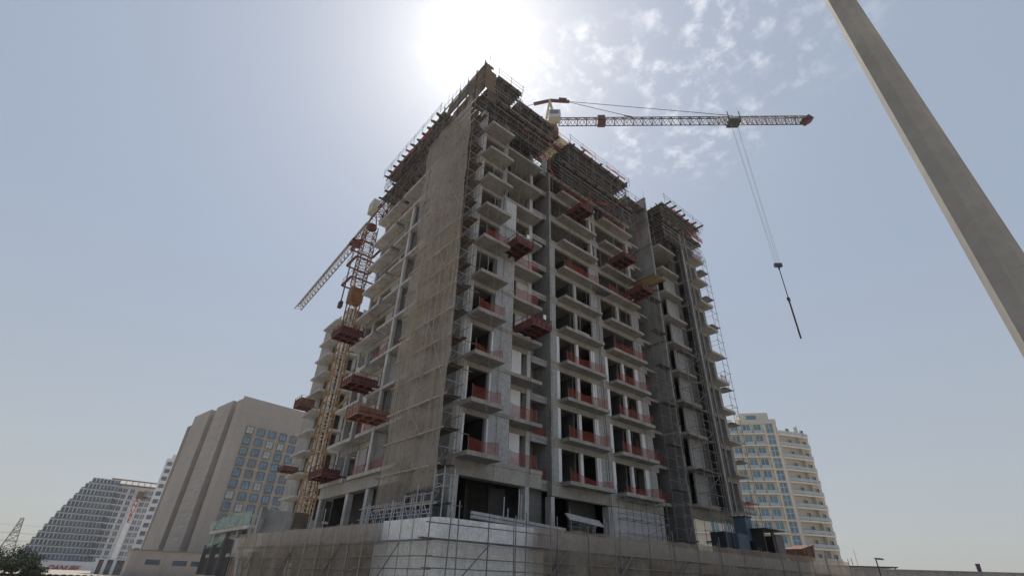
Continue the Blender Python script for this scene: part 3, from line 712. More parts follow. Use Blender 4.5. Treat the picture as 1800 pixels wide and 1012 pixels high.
falsework('upper formwork deck on the right wing roof beside the bare concrete wall', 43.36, 52.0, 24.2, 30.5, Z(11) + 2.2, Z(11), over=0.55, rail=('v0', 'u1'), db=1.2)
falsework('lower formwork deck under the right wing roof, above the hoist mast', 43.7, 52.3, 24.5, 30.0, Z(11) - 0.05, Z(10), over=0.25, rail=(), db=1.4)
falsework('small formwork table in the gap between middle roof deck and right wing wall', 38.95, 42.9, 26.5, 30.5, Z(12) - 1.1, Z(11) - 0.3, over=0.2, rail=('v0',), db=1.0)
falsework('long formwork deck overhanging the left roof edge behind the netted scaffold', 15.0, 20.0, 31.4, 44.4, Z(12) - 0.6, Z(11), along='v', over=0.4, rail=('u0',), db=1.1)
falsework('lower formwork deck under the left roof edge', 15.2, 20.0, 31.6, 45.2, Z(11) - 0.1, Z(10), along='v', over=0.3, rail=(), db=1.6)

# ---- shuttering panels standing on the left roof edge (planked wall with gaps)
sh = thing('shuttering_wall', 'tall brown plank shuttering standing on the left roof edge up to the corner peak', 'formwork', loc=(0, 0, 0))
random.seed(3)
nb = 11
for i in range(nb):
    z_ = Z(12) - 2.9 + i * 0.36
    v_a = 24.6
    v_b = 33.0 - 0.15 * i
    segs = []
    v = v_a
    while v < v_b - 0.4:
        L = random.uniform(1.6, 3.0)
        e = min(v + L, v_b)
        hole = (2 <= i <= 7) and (27.0 < v < 31.6) and random.random() < 0.42
        if not hole: stick('plank', (15.55 + random.uniform(-0.02, 0.02), v, z_), (15.55, e - 0.01, z_), 0.04, 'form_brown', sh, 0.335)
        v = e
for v in (24.8, 26.2, 27.7, 29.2, 30.7, 32.2): stick('soldier', (15.42, v, Z(12) - 3.3), (15.42, v, Z(12) + 1.4), 0.1, 'timber', sh, 0.1)
for z_ in (Z(12) - 2.2, Z(12) - 0.9, Z(12) + 0.6): stick('waling', (15.36, 24.4, z_), (15.36, 33.2, z_), 0.08, 'timber_grey', sh, 0.14)
for q in range(11):
    v = 24.7 + q * 0.75; pipe('raker', (15.4, v, Z(12) + 0.5), (15.35, v, Z(12) + 2.1 + 0.6 * (q % 3 == 0)), 0.02, 'galv', sh)
pipe('guard_rail', (15.35, 28.5, Z(12) + 1.5), (15.35, 33.4, Z(12) + 1.5), 0.018, 'galv', sh)
for i in range(10): stick('plank', (15.5, 24.58 + 0.012 * (i % 2), Z(12) - 2.7 + i * 0.37), (16.85 - 0.12 * (i % 3) - (0.5 if i > 7 else 0), 24.58, Z(12) - 2.7 + i * 0.37), 0.05, 'form_brown', sh, 0.35)
for i in range(4): boxobj('end_panel', (15.9 + i * 0.26, 16.13 + i * 0.26, 24.6, 24.66, Z(11) - 1.0, Z(12) - 2.9), 'timber', sh)
# column starter bars on the roof
rb = thing('starter_bars', 'thin steel starter bars and an upright rod above the roof corner peak', 'rebar')
for (u, v, h) in ((16.1, 25.0, 2.6), (16.5, 25.2, 1.6), (16.6, 25.4, 1.3), (16.3, 25.5, 1.5), (16.2, 26.0, 1.2)): pipe('bar', (u, v, Z(12) - 0.2), (u, v, Z(12) + 0.7 + h), 0.018 if h < 2 else 0.03, 'rebar', rb)
rb2 = thing('starter_bars', 'steel starter bars rising above the bare concrete wall top of the right wing', 'rebar')
for i in range(9): pipe('bar', (43.15, 26.4 + i * 0.4, Z(11) + 4.1), (43.15 + random.uniform(-.1, .1), 26.4 + i * 0.4, Z(11) + 5.1 + random.uniform(-0.3, 0.5)), 0.014, 'rebar', rb2)
rb3 = thing('starter_bars', 'bunches of steel starter bars on the right wing roof deck', 'rebar')
for c in ((46.5, 25.4), (48.2, 25.2), (49.6, 25.0), (50.6, 25.2), (51.5, 25.0)):
    for q in range(5): pipe('bar', (c[0] + random.uniform(-.25, .25), c[1] + random.uniform(-.2, .2), Z(11) + 2.2), (c[0] + random.uniform(-.3, .3), c[1] + random.uniform(-.2, .2), Z(11) + 3.2 + random.uniform(0, 1.1)), 0.015, 'rebar', rb3)

# ---- open shoring poles on the unfinished upper storeys
random.seed(4)
for (lab, u0, u1, v, ks, st) in (('row of steel props standing on the open upper corner storeys', 17.4, 23.5, 26.7, (8, 9), 0.8),
                              ('row of steel props on the open upper storeys of the middle bays', 27.8, 40.3, 28.5, (8, 9), 0.6),
                              ('row of steel props on open middle storeys beside the red platforms', 34.8, 40.3, 28.6, (7,), 0.5)):
    t = thing('shoring_props', lab, 'props')
    for k in ks:
        x = u0
        while x < u1:
            pipe('prop', (x, v + random.uniform(0, 0.5), Z(k)), (x, v + random.uniform(0, 0.5), Z(k + 1) - ST - 0.01), 0.03, 'galv_dull', t); x += st * random.uniform(0.6, 1.4)
random.seed(19)
for (lab, ua, ub, vv, ks) in (('scattered steel props along the corner balcony edges', 17.0, 19.2, 24.8, (5, 6, 7, 8, 9)), ('scattered steel props along the middle balcony edges', 28.3, 33.0, 27.1, (5, 6, 8, 9)),
                              ('scattered steel props along the balconies next to the right wing', 35.0, 39.8, 27.1, (5, 6, 8, 9)), ('scattered steel props on the right wing balcony edges', 43.9, 47.0, 25.8, (4, 6, 8, 9))):
    t = thing('shoring_props', lab, 'props')
    for k in ks:
        for q in range(random.choice((1, 2, 3))):
            x = random.uniform(ua, ub); y = vv + random.uniform(0, 0.6); h_ = FH - ST - 0.03 if random.random() < 0.6 else random.uniform(1.2, 2.4)
            pipe('prop', (x, y, Z(k)), (x + random.uniform(-.04, .04), y, Z(k) + h_), 0.025, random.choice(('galv', 'galv_dull', 'rebar')), t)
t = thing('shoring_props', 'row of steel props on the left face storeys beside the netting', 'props')
for k in (1, 2, 4, 7, 8):
    for q in range(8):
        y = (33.6 if k in (2, 7, 8) else 41.2) + q * 0.33; pipe('prop', (16.2, y, Z(k)), (16.2, y + random.uniform(-.1, .1), Z(k + 1) - ST - 0.01), 0.028, 'galv', t)

# ================================================================== cantilever loading platforms
def platform(label, u0, u1, v0, v1, z, open_side, material='red_steel', plate=True, group='red loading platforms', side_h=0.40):
    """steel tray on two channel beams; open_side is where it meets the floor ('v1' right face, 'u1' left face)"""
    t = thing('loading_platform', label, 'platform', group, loc=(u0, v0, z))
    a, b = u1 - u0, v1 - v0; zb = 0.22
    boxobj('floor_plate', (0.03, a - 0.03, 0.03, b - 0.03, zb, zb + 0.03), 'steel_dark', t)  # dark plate colour stands in for shade under the tray
    bk = 1.6
    if open_side == 'v1':
        for x in (0.06, a / 2, a - 0.16): boxobj('main_beam', (x, x + 0.12, 0.0, b + bk, 0.0, zb - 0.004), material, t)
        for y in (0.02, b / 3, 2 * b / 3): boxobj('cross_beam', (0.19, a - 0.17, y, y + 0.1, 0.05, zb - 0.01), material, t)
        sides = [('x', 0, b, 0.0), ('x', 0, b, a), ('y', 0, a, 0.0)]
    else:
        for y in (0.06, b / 2, b - 0.16): boxobj('main_beam', (0.0, a + bk, y, y + 0.12, 0.0, zb - 0.004), material, t)
        for x in (0.02, a / 3, 2 * a / 3): boxobj('cross_beam', (x, x + 0.1, 0.19, b - 0.17, 0.05, zb - 0.01), material, t)
        sides = [('y', 0, a, 0.0), ('y', 0, a, b), ('x', 0, b, 0.0)]
    for (ax, s0, s1, c) in sides:
        n = max(2, int((s1 - s0) / 0.5))
        mb = MB(); off = 0.02 if c == 0.0 else -0.02
        if ax == 'x':
            mb.box(c + off - 0.012, c + off + 0.012, s0 + 0.05, s1 - 0.02, zb + 0.04, zb + side_h)
        else:
            mb.box(s0 + 0.05, s1 - 0.05, c + off - 0.012, c + off + 0.012, zb + 0.04, zb + side_h)
        mb.build('side_panel', material, t)
        for i in range(n + 1):
            p = s0 + 0.05 + (s1 - s0 - 0.1) * i / n; o2 = -0.03 if c == 0.0 else 0.03
            q = (c + o2, p) if ax == 'x' else (p, c + o2)
            hh = side_h + 0.35 if i % 2 == 0 else side_h
            stick('post', (q[0], q[1], zb), (q[0], q[1], zb + hh), 0.05, material, t)
        rr = ((c, s0, zb + side_h + 0.33), (c, s1, zb + side_h + 0.33)) if ax == 'x' else ((s0, c, zb + side_h + 0.33), (s1, c, zb + side_h + 0.33))
        pipe('hand_rail', rr[0], rr[1], 0.02, material, t)
    if plate:
        e = boxobj('notice_plate', (a * 0.55, a * 0.55 + 0.28, -0.075, -0.055, zb + 0.6, zb + 1.0) if open_side == 'v1' else (0.15, 0.43, -0.075, -0.055, zb + 0.6, zb + 1.0), 'white', t)
    # the two stay props up to the floor above
    for q in (0.1, 0.9):
        if open_side == 'v1': pipe('stay', (a * q, b + 1.2, zb), (a * q, b + 1.2, FH - ST - 0.02), 0.03, 'galv_dull', t)
        else: pipe('stay', (a + 1.2, b * q, zb), (a + 1.2, b * q, FH - ST - 0.02), 0.03, 'galv_dull', t)
    return t
e_ = 0.03
platform('red loading platform at the sixth balcony row, nearest the tower corner', 19.5, 21.25, 23.8, 25.95, Z(6) + e_, 'v1')
platform('red loading platform at the fourth balcony row, with a small white plate on its rail', 21.45, 23.5, 24.1, 26.3, Z(4) + e_, 'v1')
platform('red loading platform at the ninth balcony row, just under the middle roof deck', 28.7, 30.6, 24.9, 27.0, Z(9) + e_, 'v1', plate=False)
platform('dark red loading platform at the eighth balcony row, near the right wing wall', 35.0, 36.95, 24.7, 26.9, Z(8) + e_, 'v1', plate=False)
platform('dark red loading platform at the seventh balcony row, below the tilted yellow plywood panel', 37.1, 39.05, 24.4, 26.6, Z(7) + e_, 'v1', plate=False)
platform('dark red loading platform highest on the left face, in front of the crane mast', 13.35, 15.6, 42.4, 45.0, Z(5) + e_, 'u1', 'red_steel', False)
platform('dark red loading platform second highest on the left face', 13.35, 15.6, 36.75, 39.1, Z(3) + e_, 'u1')
platform('pale salmon loading platform on the left face beside the netting', 13.2, 15.6, 33.7, 36.0, Z(2) + e_, 'u1', 'salmon_steel')
platform('red loading platform lowest on the left face, at the foot of the mast', 14.1, 15.6, 41.0, 44.1, Z(1) + e_, 'u1', plate=False)
platform('brown loading platform on the far wing, at its sixth storey', 21.6, 24.0, 80.5, 83.5, Z(6) + e_, 'u1', 'rust_steel', False, side_h=1.1)
platform('brown loading platform on the far wing, third storey, low against the beige office block', 21.8, 24.0, 80.5, 83.5, Z(3) + e_, 'u1', 'rust_steel', False)

# tilted plywood table form next to the right wing wall
t = thing('plywood_panel', 'tilted yellow plywood form panel propped beside the right wing wall', 'panel', loc=(38.2, 23.5, 30.1))
t.rotation_euler = (R(2), R(-5), R(2))
boxobj('panel_sheet', (0, 1.08, 0, 3.1, 0, 0.05), 'ply_yellow', t); boxobj('panel_sheet', (1.12, 2.25, 0, 3.1, 0, 0.05), 'ply_yellow', t)
stick('rib', (1.10, -0.05, -0.05), (1.10, 3.15, -0.05), 0.1, 'bamboo', t)
for x in (0.05, 2.2): stick('rib', (x, -0.02, -0.05), (x, 3.12, -0.05), 0.08, 'timber', t)
for x in (0.2, 2.0): pipe('strut', (x, 2.2, -1.9), (x, 2.2, -0.02), 0.03, 'galv_dull', t)
t = thing('timber_beam', 'pale timber beam sloping from the sixth row red platform to the balcony above', 'beam')
stick('beam', (20.1, 24.3, Z(6) + 0.6), (22.0, 26.0, Z(7) - 0.3), 0.22, 'timber_grey', t, 0.18)
t = thing('slatted_form', 'small slatted form hung under the seventh balcony row between the middle bays', 'formwork', loc=(33.3, 26.7, Z(7) - 0.75))
for i in range(5): stick('slat', (0.1, 0.22 * i, 0), (1.6, 0.22 * i, 0.25), 0.09, 'steel_dark' if i % 2 else 'timber_grey', t, 0.1)
for x in (0.3, 1.3): stick('cross_bar', (x, -0.05, 0.1 + x * 0.12), (x, 1.0, 0.1 + x * 0.12), 0.07, 'timber_grey', t)

# ================================================================== orange safety nets on the balcony edges
random.seed(14)
def safety_net(label, p, q, h=0.85, sag=0.12, lift=0.05, torn=0.0, group='orange balcony nets'):
    nm = 'orange_tape' if ('roof' in label or 'tape' in label or 'formwork' in label or 'wing' in label and 'deck' in label) else 'orange_net'
    t = thing('safety_net', label, 'safety net', group, loc=p)
    p, q = Vector(p), Vector(q); d = q - p; L = d.length; dn = d.normalized(); nrm_ = Vector((-dn.y, dn.x, 0))
    ph = random.uniform(0, 6)
    def fn(a, b):
        top = h * (1 - torn * 0.8 * (0.5 + 0.5 * math.sin(a * 2.3 + ph)))
        zz = lift + b * top - sag * math.sin(a * math.pi) * b - (0.012 * math.sin(a * 14 + ph) + 0.02 * math.sin(a * 37 + 2 * ph) * torn * 2) * b
        w_ = 0.05 * math.sin(a * 11 + ph + 2 * b) + 0.04 * math.sin(a * 29 + ph)
        return d * a + nrm_ * w_ * (0.4 + b) + Vector((0, 0, zz))
    n = max(8, int(L * 6))
    MB().grid(fn, n, 5).build('mesh_sheet', nm, t, smooth=True)
    cable = MB()
    prev = None
    for i in range(13):
        c = fn(i / 12, 1.0); 
        if prev is not None: cable.tube(prev, c, 0.012, 4, cap=False)
        prev = c
    cable.build('top_cord', 'orange_net', t)
    for a in (0.0, 1.0): pipe('post', d * a, d * a + Vector((0, 0, h + 0.1)), 0.018, 'galv_dull', t)
    return t
COLN = {'A': 'balcony nearest the corner', 'A3': 'recessed bay right of the corner balconies', 'G': 'deep recess beside the tall column', 'B': 'middle balcony', 'C': 'balcony next to the right wing'}
for k in range(1, 11):
    row = ORD[k] + ' row from the bottom' if k > 1 else 'lowest row'
    if k in (1, 2, 3, 4, 6): safety_net(f'orange net on the {COLN["A"]}, {row}', (16.95 if k != 6 else 17.2, 24.78, Z(k)), (19.3, 24.78, Z(k)), 0.85, 0.25 if k == 3 else 0.1, torn=0.5 if k == 3 else 0.15)
    if k in (1, 2, 5, 6): safety_net(f'orange net across the {COLN["A3"]}, {row}', (21.3, 26.12, Z(k)), (23.8, 26.12, Z(k)), 0.9, 0.08)
    if k in (1, 2, 5): safety_net(f'orange net in the {COLN["G"]}, {row}', (24.5, 28.5, Z(k)), (27.0, 28.5, Z(k)), 0.8, 0.1)
    if k in (1, 2, 3, 4, 7, 10): safety_net(f'orange net on the {COLN["B"]}, {row}', (28.25, 27.05, Z(k)), (33.2, 27.05, Z(k)), 0.9, 0.15 if k > 1 else 0.3, torn=0.5 if k == 1 else 0.12)
    if k in (1, 2, 3, 4, 5, 7, 10): safety_net(f'orange net on the {COLN["C"]}, {row}', (35.0, 27.05, Z(k)), (39.9, 27.05, Z(k)), 0.9, 0.15, torn=0.55 if k in (1, 5) else 0.12)
    if k in (1, 2, 8): safety_net(f'orange net on the narrow link balcony before the right wing, {row}', (41.1, 28.0, Z(k)), (42.5, 28.0, Z(k)), 0.9, 0.1)
for k in (1, 2, 4, 9):
    row = ORD[k] + ' row from the bottom' if k > 1 else 'lowest row'
    safety_net(f'orange net on the left face ledge, {row}', (15.8, 33.4 if k < 3 else 37.0, Z(k)), (15.8, 39.4, Z(k)), 0.85, 0.1, 0.05, 0.3)
safety_net('long orange net tape sagging along the left roof formwork', (14.7, 36.6, Z(11) + 1.3), (14.7, 42.6, Z(11) + 1.3), 0.5, 0.3)
safety_net('orange net bundle high on the left roof formwork near the shuttering', (14.9, 33.4, Z(11) + 1.5), (14.9, 35.8, Z(11) + 1.5), 0.6, 0.2)
safety_net('orange net draped down from the left roof formwork above the ledges', (15.0, 36.4, Z(11) + 1.2), (15.2, 35.2, Z(10) + 1.4), 0.5, 0.5)
safety_net('long orange tape looping under the middle roof formwork', (31.0, 25.9, Z(10) - 0.4), (36.6, 25.9, Z(10) + 2.1), 0.42, 0.7)
safety_net('orange tape hanging at the end of the middle formwork near the wing wall', (40.0, 26.4, Z(10) + 2.2), (41.2, 26.6, Z(9) + 0.9), 0.45, -0.4)
safety_net('orange tape swagged across the lower corner formwork', (20.6, 24.55, Z(10) + 1.6), (24.2, 24.55, Z(10) + 2.0), 0.4, 0.5)
safety_net('orange tape along the guard rail of the long middle roof deck', (30.0, 25.5, Z(12) + 0.1), (38.0, 25.5, Z(12) + 0.1), 0.55, 0.25, torn=0.5)
safety_net('crumpled orange net hanging left of the tall column under the roof', (24.4, 26.0, Z(10) + 2.2), (26.6, 26.6, Z(10) + 0.3), 0.9, 0.2, torn=0.6)
safety_net('orange net along the top edge of the right wing roof deck', (45.6, 24.3, Z(11) + 2.4), (51.6, 24.3, Z(11) + 2.4), 0.6, 0.15, torn=0.4)
safety_net('orange net on the lower right wing deck at its outer corner', (48.6, 24.2, Z(11) + 0.1), (52.4, 24.2, Z(11) + 0.1), 0.7, 0.2, torn=0.3)
safety_net('orange net on the right wing corner balcony, lowest row', (49.0, 24.4, Z(1)), (51.3, 24.4, Z(1)), 0.9, 0.2, torn=0.3)
safety_net('orange net on the right wing corner balcony, tenth row from the bottom', (49.0, 24.4, Z(10)), (51.3, 24.4, Z(10)), 0.8, 0.1, torn=0.3)
safety_net('orange net on the right wing corner balcony, fifth row from the bottom', (50.2, 24.4, Z(5)), (51.3, 24.4, Z(5)), 0.8, 0.1, torn=0.2)
safety_net('orange net on the gap deck beside the bare wing wall top', (39.7, 27.1, Z(12) - 0.8), (42.4, 27.1, Z(12) - 0.8), 0.7, 0.1, torn=0.3)

# ---- ropes hanging down the right face
random.seed(2)
for (lab, u, v, z0_, z1_) in (('thin rope hanging in front of the corner balconies', 17.9, 24.45, 9.6, 40.5), ('thin rope hanging beside the corner block wall', 19.95, 25.95, 7.5, 30),
                         ('left rope hanging in front of the middle balconies', 28.9, 26.75, 7, 41), ('right rope hanging in front of the middle balconies', 31.3, 26.75, 9, 26),
                         ('left rope hanging before the balconies next to the right wing', 36.0, 26.75, 9, 41), ('right rope hanging before the balconies next to the right wing', 38.2, 26.75, 7, 30),
                         ('pair of pipes running down the block pier between the middle balconies', 33.55, 27.85, 4.5, 26), ('dark rope hanging before the recessed bay', 23.0, 25.9, 8, 22),
                         ('left rope hanging in front of the left face ledges', 15.5, 38.2, 8, 26), ('right rope hanging in front of the left face ledges', 15.5, 40.0, 8, 22)):
    o = MB()
    n = 14; prev = None
    for i in range(n + 1):
        c = (u + 0.03 * math.sin(i * 1.3), v + 0.02 * math.sin(i * 2.1), z0_ + (z1_ - z0_) * i / n)
        if prev: o.tube(prev, c, 0.016, 5, cap=False)
        prev = c
    if lab.startswith('pair'):
        for i in range(1): o.tube((u + 0.25, v, z0_), (u + 0.25, v, z1_), 0.022, 5)
    ob = o.build('hanging_rope', 'steel_dark' if 'dark' in lab or 'pair' in lab else 'galv_dull'); tag(ob, lab, 'rope', 'ropes down the tower faces')

# ================================================================== hoist and scaffold on the right wing
hm = thing('hoist_mast', 'grey lattice mast of the builders hoist climbing the right wing', 'hoist', loc=(48.0, 25.0, 0))
s_ = 0.42
for sx in (-s_, s_):
    for sy in (-s_, s_): pipe('chord', (sx, sy, 5.8), (sx, sy, 41.9), 0.04, 'galv_dull', hm)
sec = MB()
for i in range(1):
    h = 1.5
    for (a, b) in (((-s_, -s_), (s_, -s_)), ((s_, -s_), (s_, s_)), ((s_, s_), (-s_, s_)), ((-s_, s_), (-s_, -s_))):
        sec.tube((*a, 0), (*b, 0), 0.025, 4); sec.tube((*a, 0), (*b, h / 2), 0.022, 4); sec.tube((*b, h / 2), (*a, h), 0.022, 4)
    sec.box(-0.09, 0.09, -s_ - 0.12, -s_ - 0.05, 0, h)
secm = sec.mesh('mast_section', 'galv_dull')
for i in range(24): link('mast_section', secm, hm, mw=Matrix.Translation((0, 0, 5.8 + 1.5 * i)))
for k in range(2, 11, 2):
    stick('wall_tie', (0, 0.4, Z(k) + 0.3), (-0.6, 1.65, Z(k) + 0.3), 0.07, 'galv_dull', hm); stick('wall_tie', (0, 0.4, Z(k) + 0.3), (0.7, 1.65, Z(k) + 0.3), 0.07, 'galv_dull', hm)
stick('guide_rail', (-0.62, -0.3, 5.8), (-0.62, -0.3, 41.0), 0.12, 'conc_light', hm)
hc = thing('hoist_cage', 'dark blue hoist cage with control cabin at the mast foot', 'hoist', loc=(46.2, 23.0, DECK))
boxobj('cage', (0.05, 1.15, 0.0, 1.1, 2.3, 4.2), 'hoist_blue', hc); boxobj('cage_roof', (-0.05, 1.2, -0.1, 1.2, 4.2, 4.28), 'hoist_black', hc)
boxobj('cage_base', (-3.6, 0.4, 0.2, 1.5, 0.0, 2.75), 'hoist_black', hc); boxobj('cabin', (-2.2, -0.3, -0.2, 0.18, 1.5, 2.7), 'hoist_blue', hc)
for x in (-3.5, -2.4, -1.3): stick('frame_post', (x, 0.12, 0), (x, 0.12, 2.8), 0.1, 'hoist_blue', hc)
stick('guard_rail', (0.0, -0.05, 5.2), (1.15, -0.05, 5.2), 0.05, 'galv_dull', hc)
for x in (0.05, 0.6, 1.1): stick('guard_post', (x, -0.05, 4.28), (x, -0.05, 5.2), 0.05, 'galv_dull', hc)
hb = thing('site_cabin', 'black open-fronted hoist gate cabin with mauve side panel and flat roof', 'cabin', loc=(46.9, 21.9, DECK))
boxobj('back_wall', (0, 2.6, 1.5, 1.6, 0, 3.2), 'hoist_black', hb); boxobj('side_wall', (-0.0, 0.1, 0.02, 1.48, 0, 3.2), 'hoist_black', hb)
boxobj('side_panel', (2.1, 3.6, 0.0, 0.1, 0, 2.95), 'panel_mauve', hb); boxobj('front_panel', (1.6, 2.06, 0.04, 0.14, 0, 3.1), 'hoist_black', hb)
boxobj('roof', (-0.2, 3.5, -0.4, 1.7, 3.21, 3.29), 'hoist_black', hb); boxobj('end_wall', (3.5, 3.6, 0.12, 1.6, 0, 2.95), 'panel_mauve', hb)
sk = thing('waste_skip', 'brown steel waste skip tipped on the podium edge right of the cabin', 'skip', loc=(53.3, 21.6, DECK + 0.9)); sk.rotation_euler = (0, R(-9), R(4))
mb = MB(); mb.hexa([(0.7, 0, 0), (3.1, 0, 0), (3.1, 1.5, 0), (0.7, 1.5, 0), (0, -0.1, 1.15), (3.3, -0.1, 1.15), (3.3, 1.6, 1.15), (0, 1.6, 1.15)]); mb.build('bin', 'rust_steel', sk)
for x in (0.9, 1.7, 2.5): stick('rib', (x, -0.06, 0.02), (x - 0.15 if x < 1 else x, -0.13, 1.12), 0.08, 'rust_steel', sk)
stick('rim', (-0.02, -0.14, 1.16), (3.32, -0.14, 1.16), 0.1, 'rust_steel', sk)
boxobj('skid', (0.5, 3.2, 0.1, 0.3, -0.15, -0.005), 'steel_dark', sk); boxobj('skid', (0.5, 3.2, 1.2, 1.4, -0.15, -0.005), 'steel_dark', sk)

random.seed(31)
def tube_scaffold(label, xs, y0, y1, zs, axis='u', group=None, r=0.024, planks=True, mat_='galv_dull', deck_every=2):
    t = thing('tube_scaffold', label, 'scaffolding', group)
    for x in xs:
        for y in (y0, y1):
            pipe('standard', (x, y, zs[0]), (x, y, zs[-1] + random.uniform(0.3, 1.2)), r, mat_, t)
    for i, z_ in enumerate(zs[1:]):
        for y in (y0, y1):
            pipe('ledger', (xs[0] - 0.2, y + 0.03, z_), (xs[-1] + 0.2, y + 0.03, z_), r, mat_, t)
            pipe('ledger', (xs[0] - 0.2, y + 0.03, z_ - 1.0), (xs[-1] + 0.2, y + 0.03, z_ - 1.0), r * 0.9, mat_, t)
        for x in xs: pipe('transom', (x + 0.03, y0 - 0.15, z_ + 0.05), (x + 0.03, y1 + 0.15, z_ + 0.05), r, mat_, t)
        if planks and i % deck_every == 0: stick('plank', (xs[0] - 0.3, (y0 + y1) / 2, z_ + 0.1), (xs[-1] + 0.3, (y0 + y1) / 2, z_ + 0.1), (y1 - y0) * 0.8, 'timber_grey', t, 0.05)
        if i % 2: pipe('brace', (xs[0], y0 - 0.04, z_ - 2), (xs[-1], y0 - 0.04, z_), r, mat_, t)
    return t
ZS = [DECK + 2.0 * i for i in range(0, 20)]
tube_scaffold('slender tube scaffold up the outer right corner of the right wing', [51.75, 52.9], 24.6, 26.2, ZS[:19])
tube_scaffold('tube scaffold in the gap between the middle bays and right wing wall', [40.9, 42.3], 25.6, 26.6, ZS[:14], planks=True, deck_every=2)
tube_scaffold('tube scaffold in front of the right wing lower balconies', [43.5, 45.0, 46.5], 24.6, 25.4, ZS[:11], deck_every=3)
tube_scaffold('low tube scaffold before the pale block wall on the podium deck', [34.5, 36.4, 38.3, 40.2], 26.9, 27.7, [DECK, 4.9, 6.4, 7.9], planks=False)
tube_scaffold('small tube scaffold tower inside the dark ground storey opening', [28.6, 30.2], 26.6, 27.6, [DECK, 4.6, 5.4], planks=True, mat_='galv', deck_every=1)

# ---- material on the podium deck
t = thing('scaffold_frames', 'rack of galvanised scaffold frames stacked on the left podium edge', 'frames', loc=(0, 0, 0))
for i in range(8):
    c = PL(1.6 + 0.75 * i, 0.7)
    z0_ = DECK + 0.02; h = 1.9 if i < 3 else 1.65
    pipe('upright', (c.x, c.y, z0_), (c.x + 0.05, c.y, z0_ + h), 0.025, 'galv', t); pipe('upright', (c.x - 0.05, c.y + 0.6, z0_), (c.x, c.y + 0.6, z0_ + h), 0.025, 'galv', t)
    pipe('rung', (c.x, c.y, z0_ + h - 0.08), (c.x, c.y + 0.6, z0_ + h - 0.08), 0.022, 'galv', t); pipe('rung', (c.x, c.y, z0_ + 1.15), (c.x, c.y + 0.6, z0_ + 1.15), 0.022, 'galv', t)
    pipe('diagonal', (c.x, c.y, z0_ + 0.8), (c.x, c.y + 0.6, z0_ + 1.5), 0.02, 'galv', t)
a, b = PL(1.3, 0.66), PL(7.6, 0.66)
for h in (1.0, 1.5): pipe('rail', (a.x, a.y, DECK + h), (b.x, b.y, DECK + h), 0.022, 'galv', t)
t = thing('corner_post_frame', 'tall galvanised frame standing on the podium corner', 'frames')
for (s, tt) in ((0.35, 0.35), (1.0, 0.5), (0.4, 1.2)):
    c = PR(s, tt); pipe('upright', (c.x, c.y, DECK), (c.x, c.y, 6.0), 0.03, 'galv', t)
c0, c1, c2 = PR(0.35, 0.35), PR(1.0, 0.5), PR(0.4, 1.2)
for h in (5.2, 5.7): pipe('rail', (c0.x, c0.y, h), (c1.x, c1.y, h), 0.025, 'galv', t); pipe('rail', (c0.x, c0.y, h), (c2.x, c2.y, h), 0.025, 'galv', t)
t = thing('beam_stack', 'long galvanised formwork beams stacked on the podium behind the white parapet', 'beams')
for i in range(6):
    p, q = PR(3.2 + 0.15 * (i % 3), 2.0 + 0.16 * (i % 3)), PR(9.8 + 0.2 * (i % 2), 2.2 + 0.16 * (i % 3))
    zz = 4.15 + 0.17 * (i // 3)
    stick('beam', (p.x, p.y, zz + 0.2), (q.x, q.y, zz), 0.12, 'galv' if i != 4 else 'timber', t, 0.14)
for s in (4, 6.5, 9.2):
    c = PR(s, 2.15); stick('trestle', (c.x, c.y - 0.3, DECK), (c.x, c.y - 0.3, 4.2), 0.08, 'galv_dull', t); stick('trestle', (c.x, c.y + 0.3, DECK), (c.x, c.y + 0.3, 4.2), 0.08, 'galv_dull', t)
for (lab, s, tt, n) in (('upright galvanised props standing in the corner ground storey opening', 6.6, 3.0, 4), ('upright props in the dark opening right of the tall column', 18.0, 6.0, 5)):
    t = thing('prop_cluster', lab, 'props')
    for i in range(n):
        c = PR(s + random.uniform(0, 2.0), tt + random.uniform(0, 1)); pipe('prop', (c.x, c.y, DECK), (c.x + random.uniform(-.1, .1), c.y, 5.0 + random.uniform(0, 1.2)), 0.035, 'galv', t)
t = thing('beam_bundle', 'bundle of steel beams lying across trestles before the tall column', 'beams')
for i in range(4):
    p = PR(15.0 + 0.1 * i, 6.5 + 0.2 * i); stick('beam', (p.x, p.y, 5.6 + 0.12 * i), (p.x + 3.2, p.y - 0.3, 5.35 + 0.12 * i), 0.14, 'galv', t, 0.12)
for x in (0.4, 2.6): stick('trestle', (PR(15, 6.7).x + x, PR(15, 6.7).y, DECK), (PR(15, 6.7).x + x, PR(15, 6.7).y, 5.45), 0.1, 'galv_dull', t)
t = thing('tarpaulin', 'dark blue-grey tarpaulin hung under the netted scaffold foot', 'tarpaulin')
MB().grid(lambda a, b: (15.9 + 0.06 * math.sin(a * 9), 25.5 + 5.2 * a, 3.3 + 2.6 * b - 0.2 * math.sin(a * 3.1) * b), 24, 6).build('sheet', 'hoist_blue', t, smooth=True)
for v in (25.5, 30.7): pipe('post', (15.92, v, DECK), (15.92, v, 6.1), 0.03, 'galv', t)

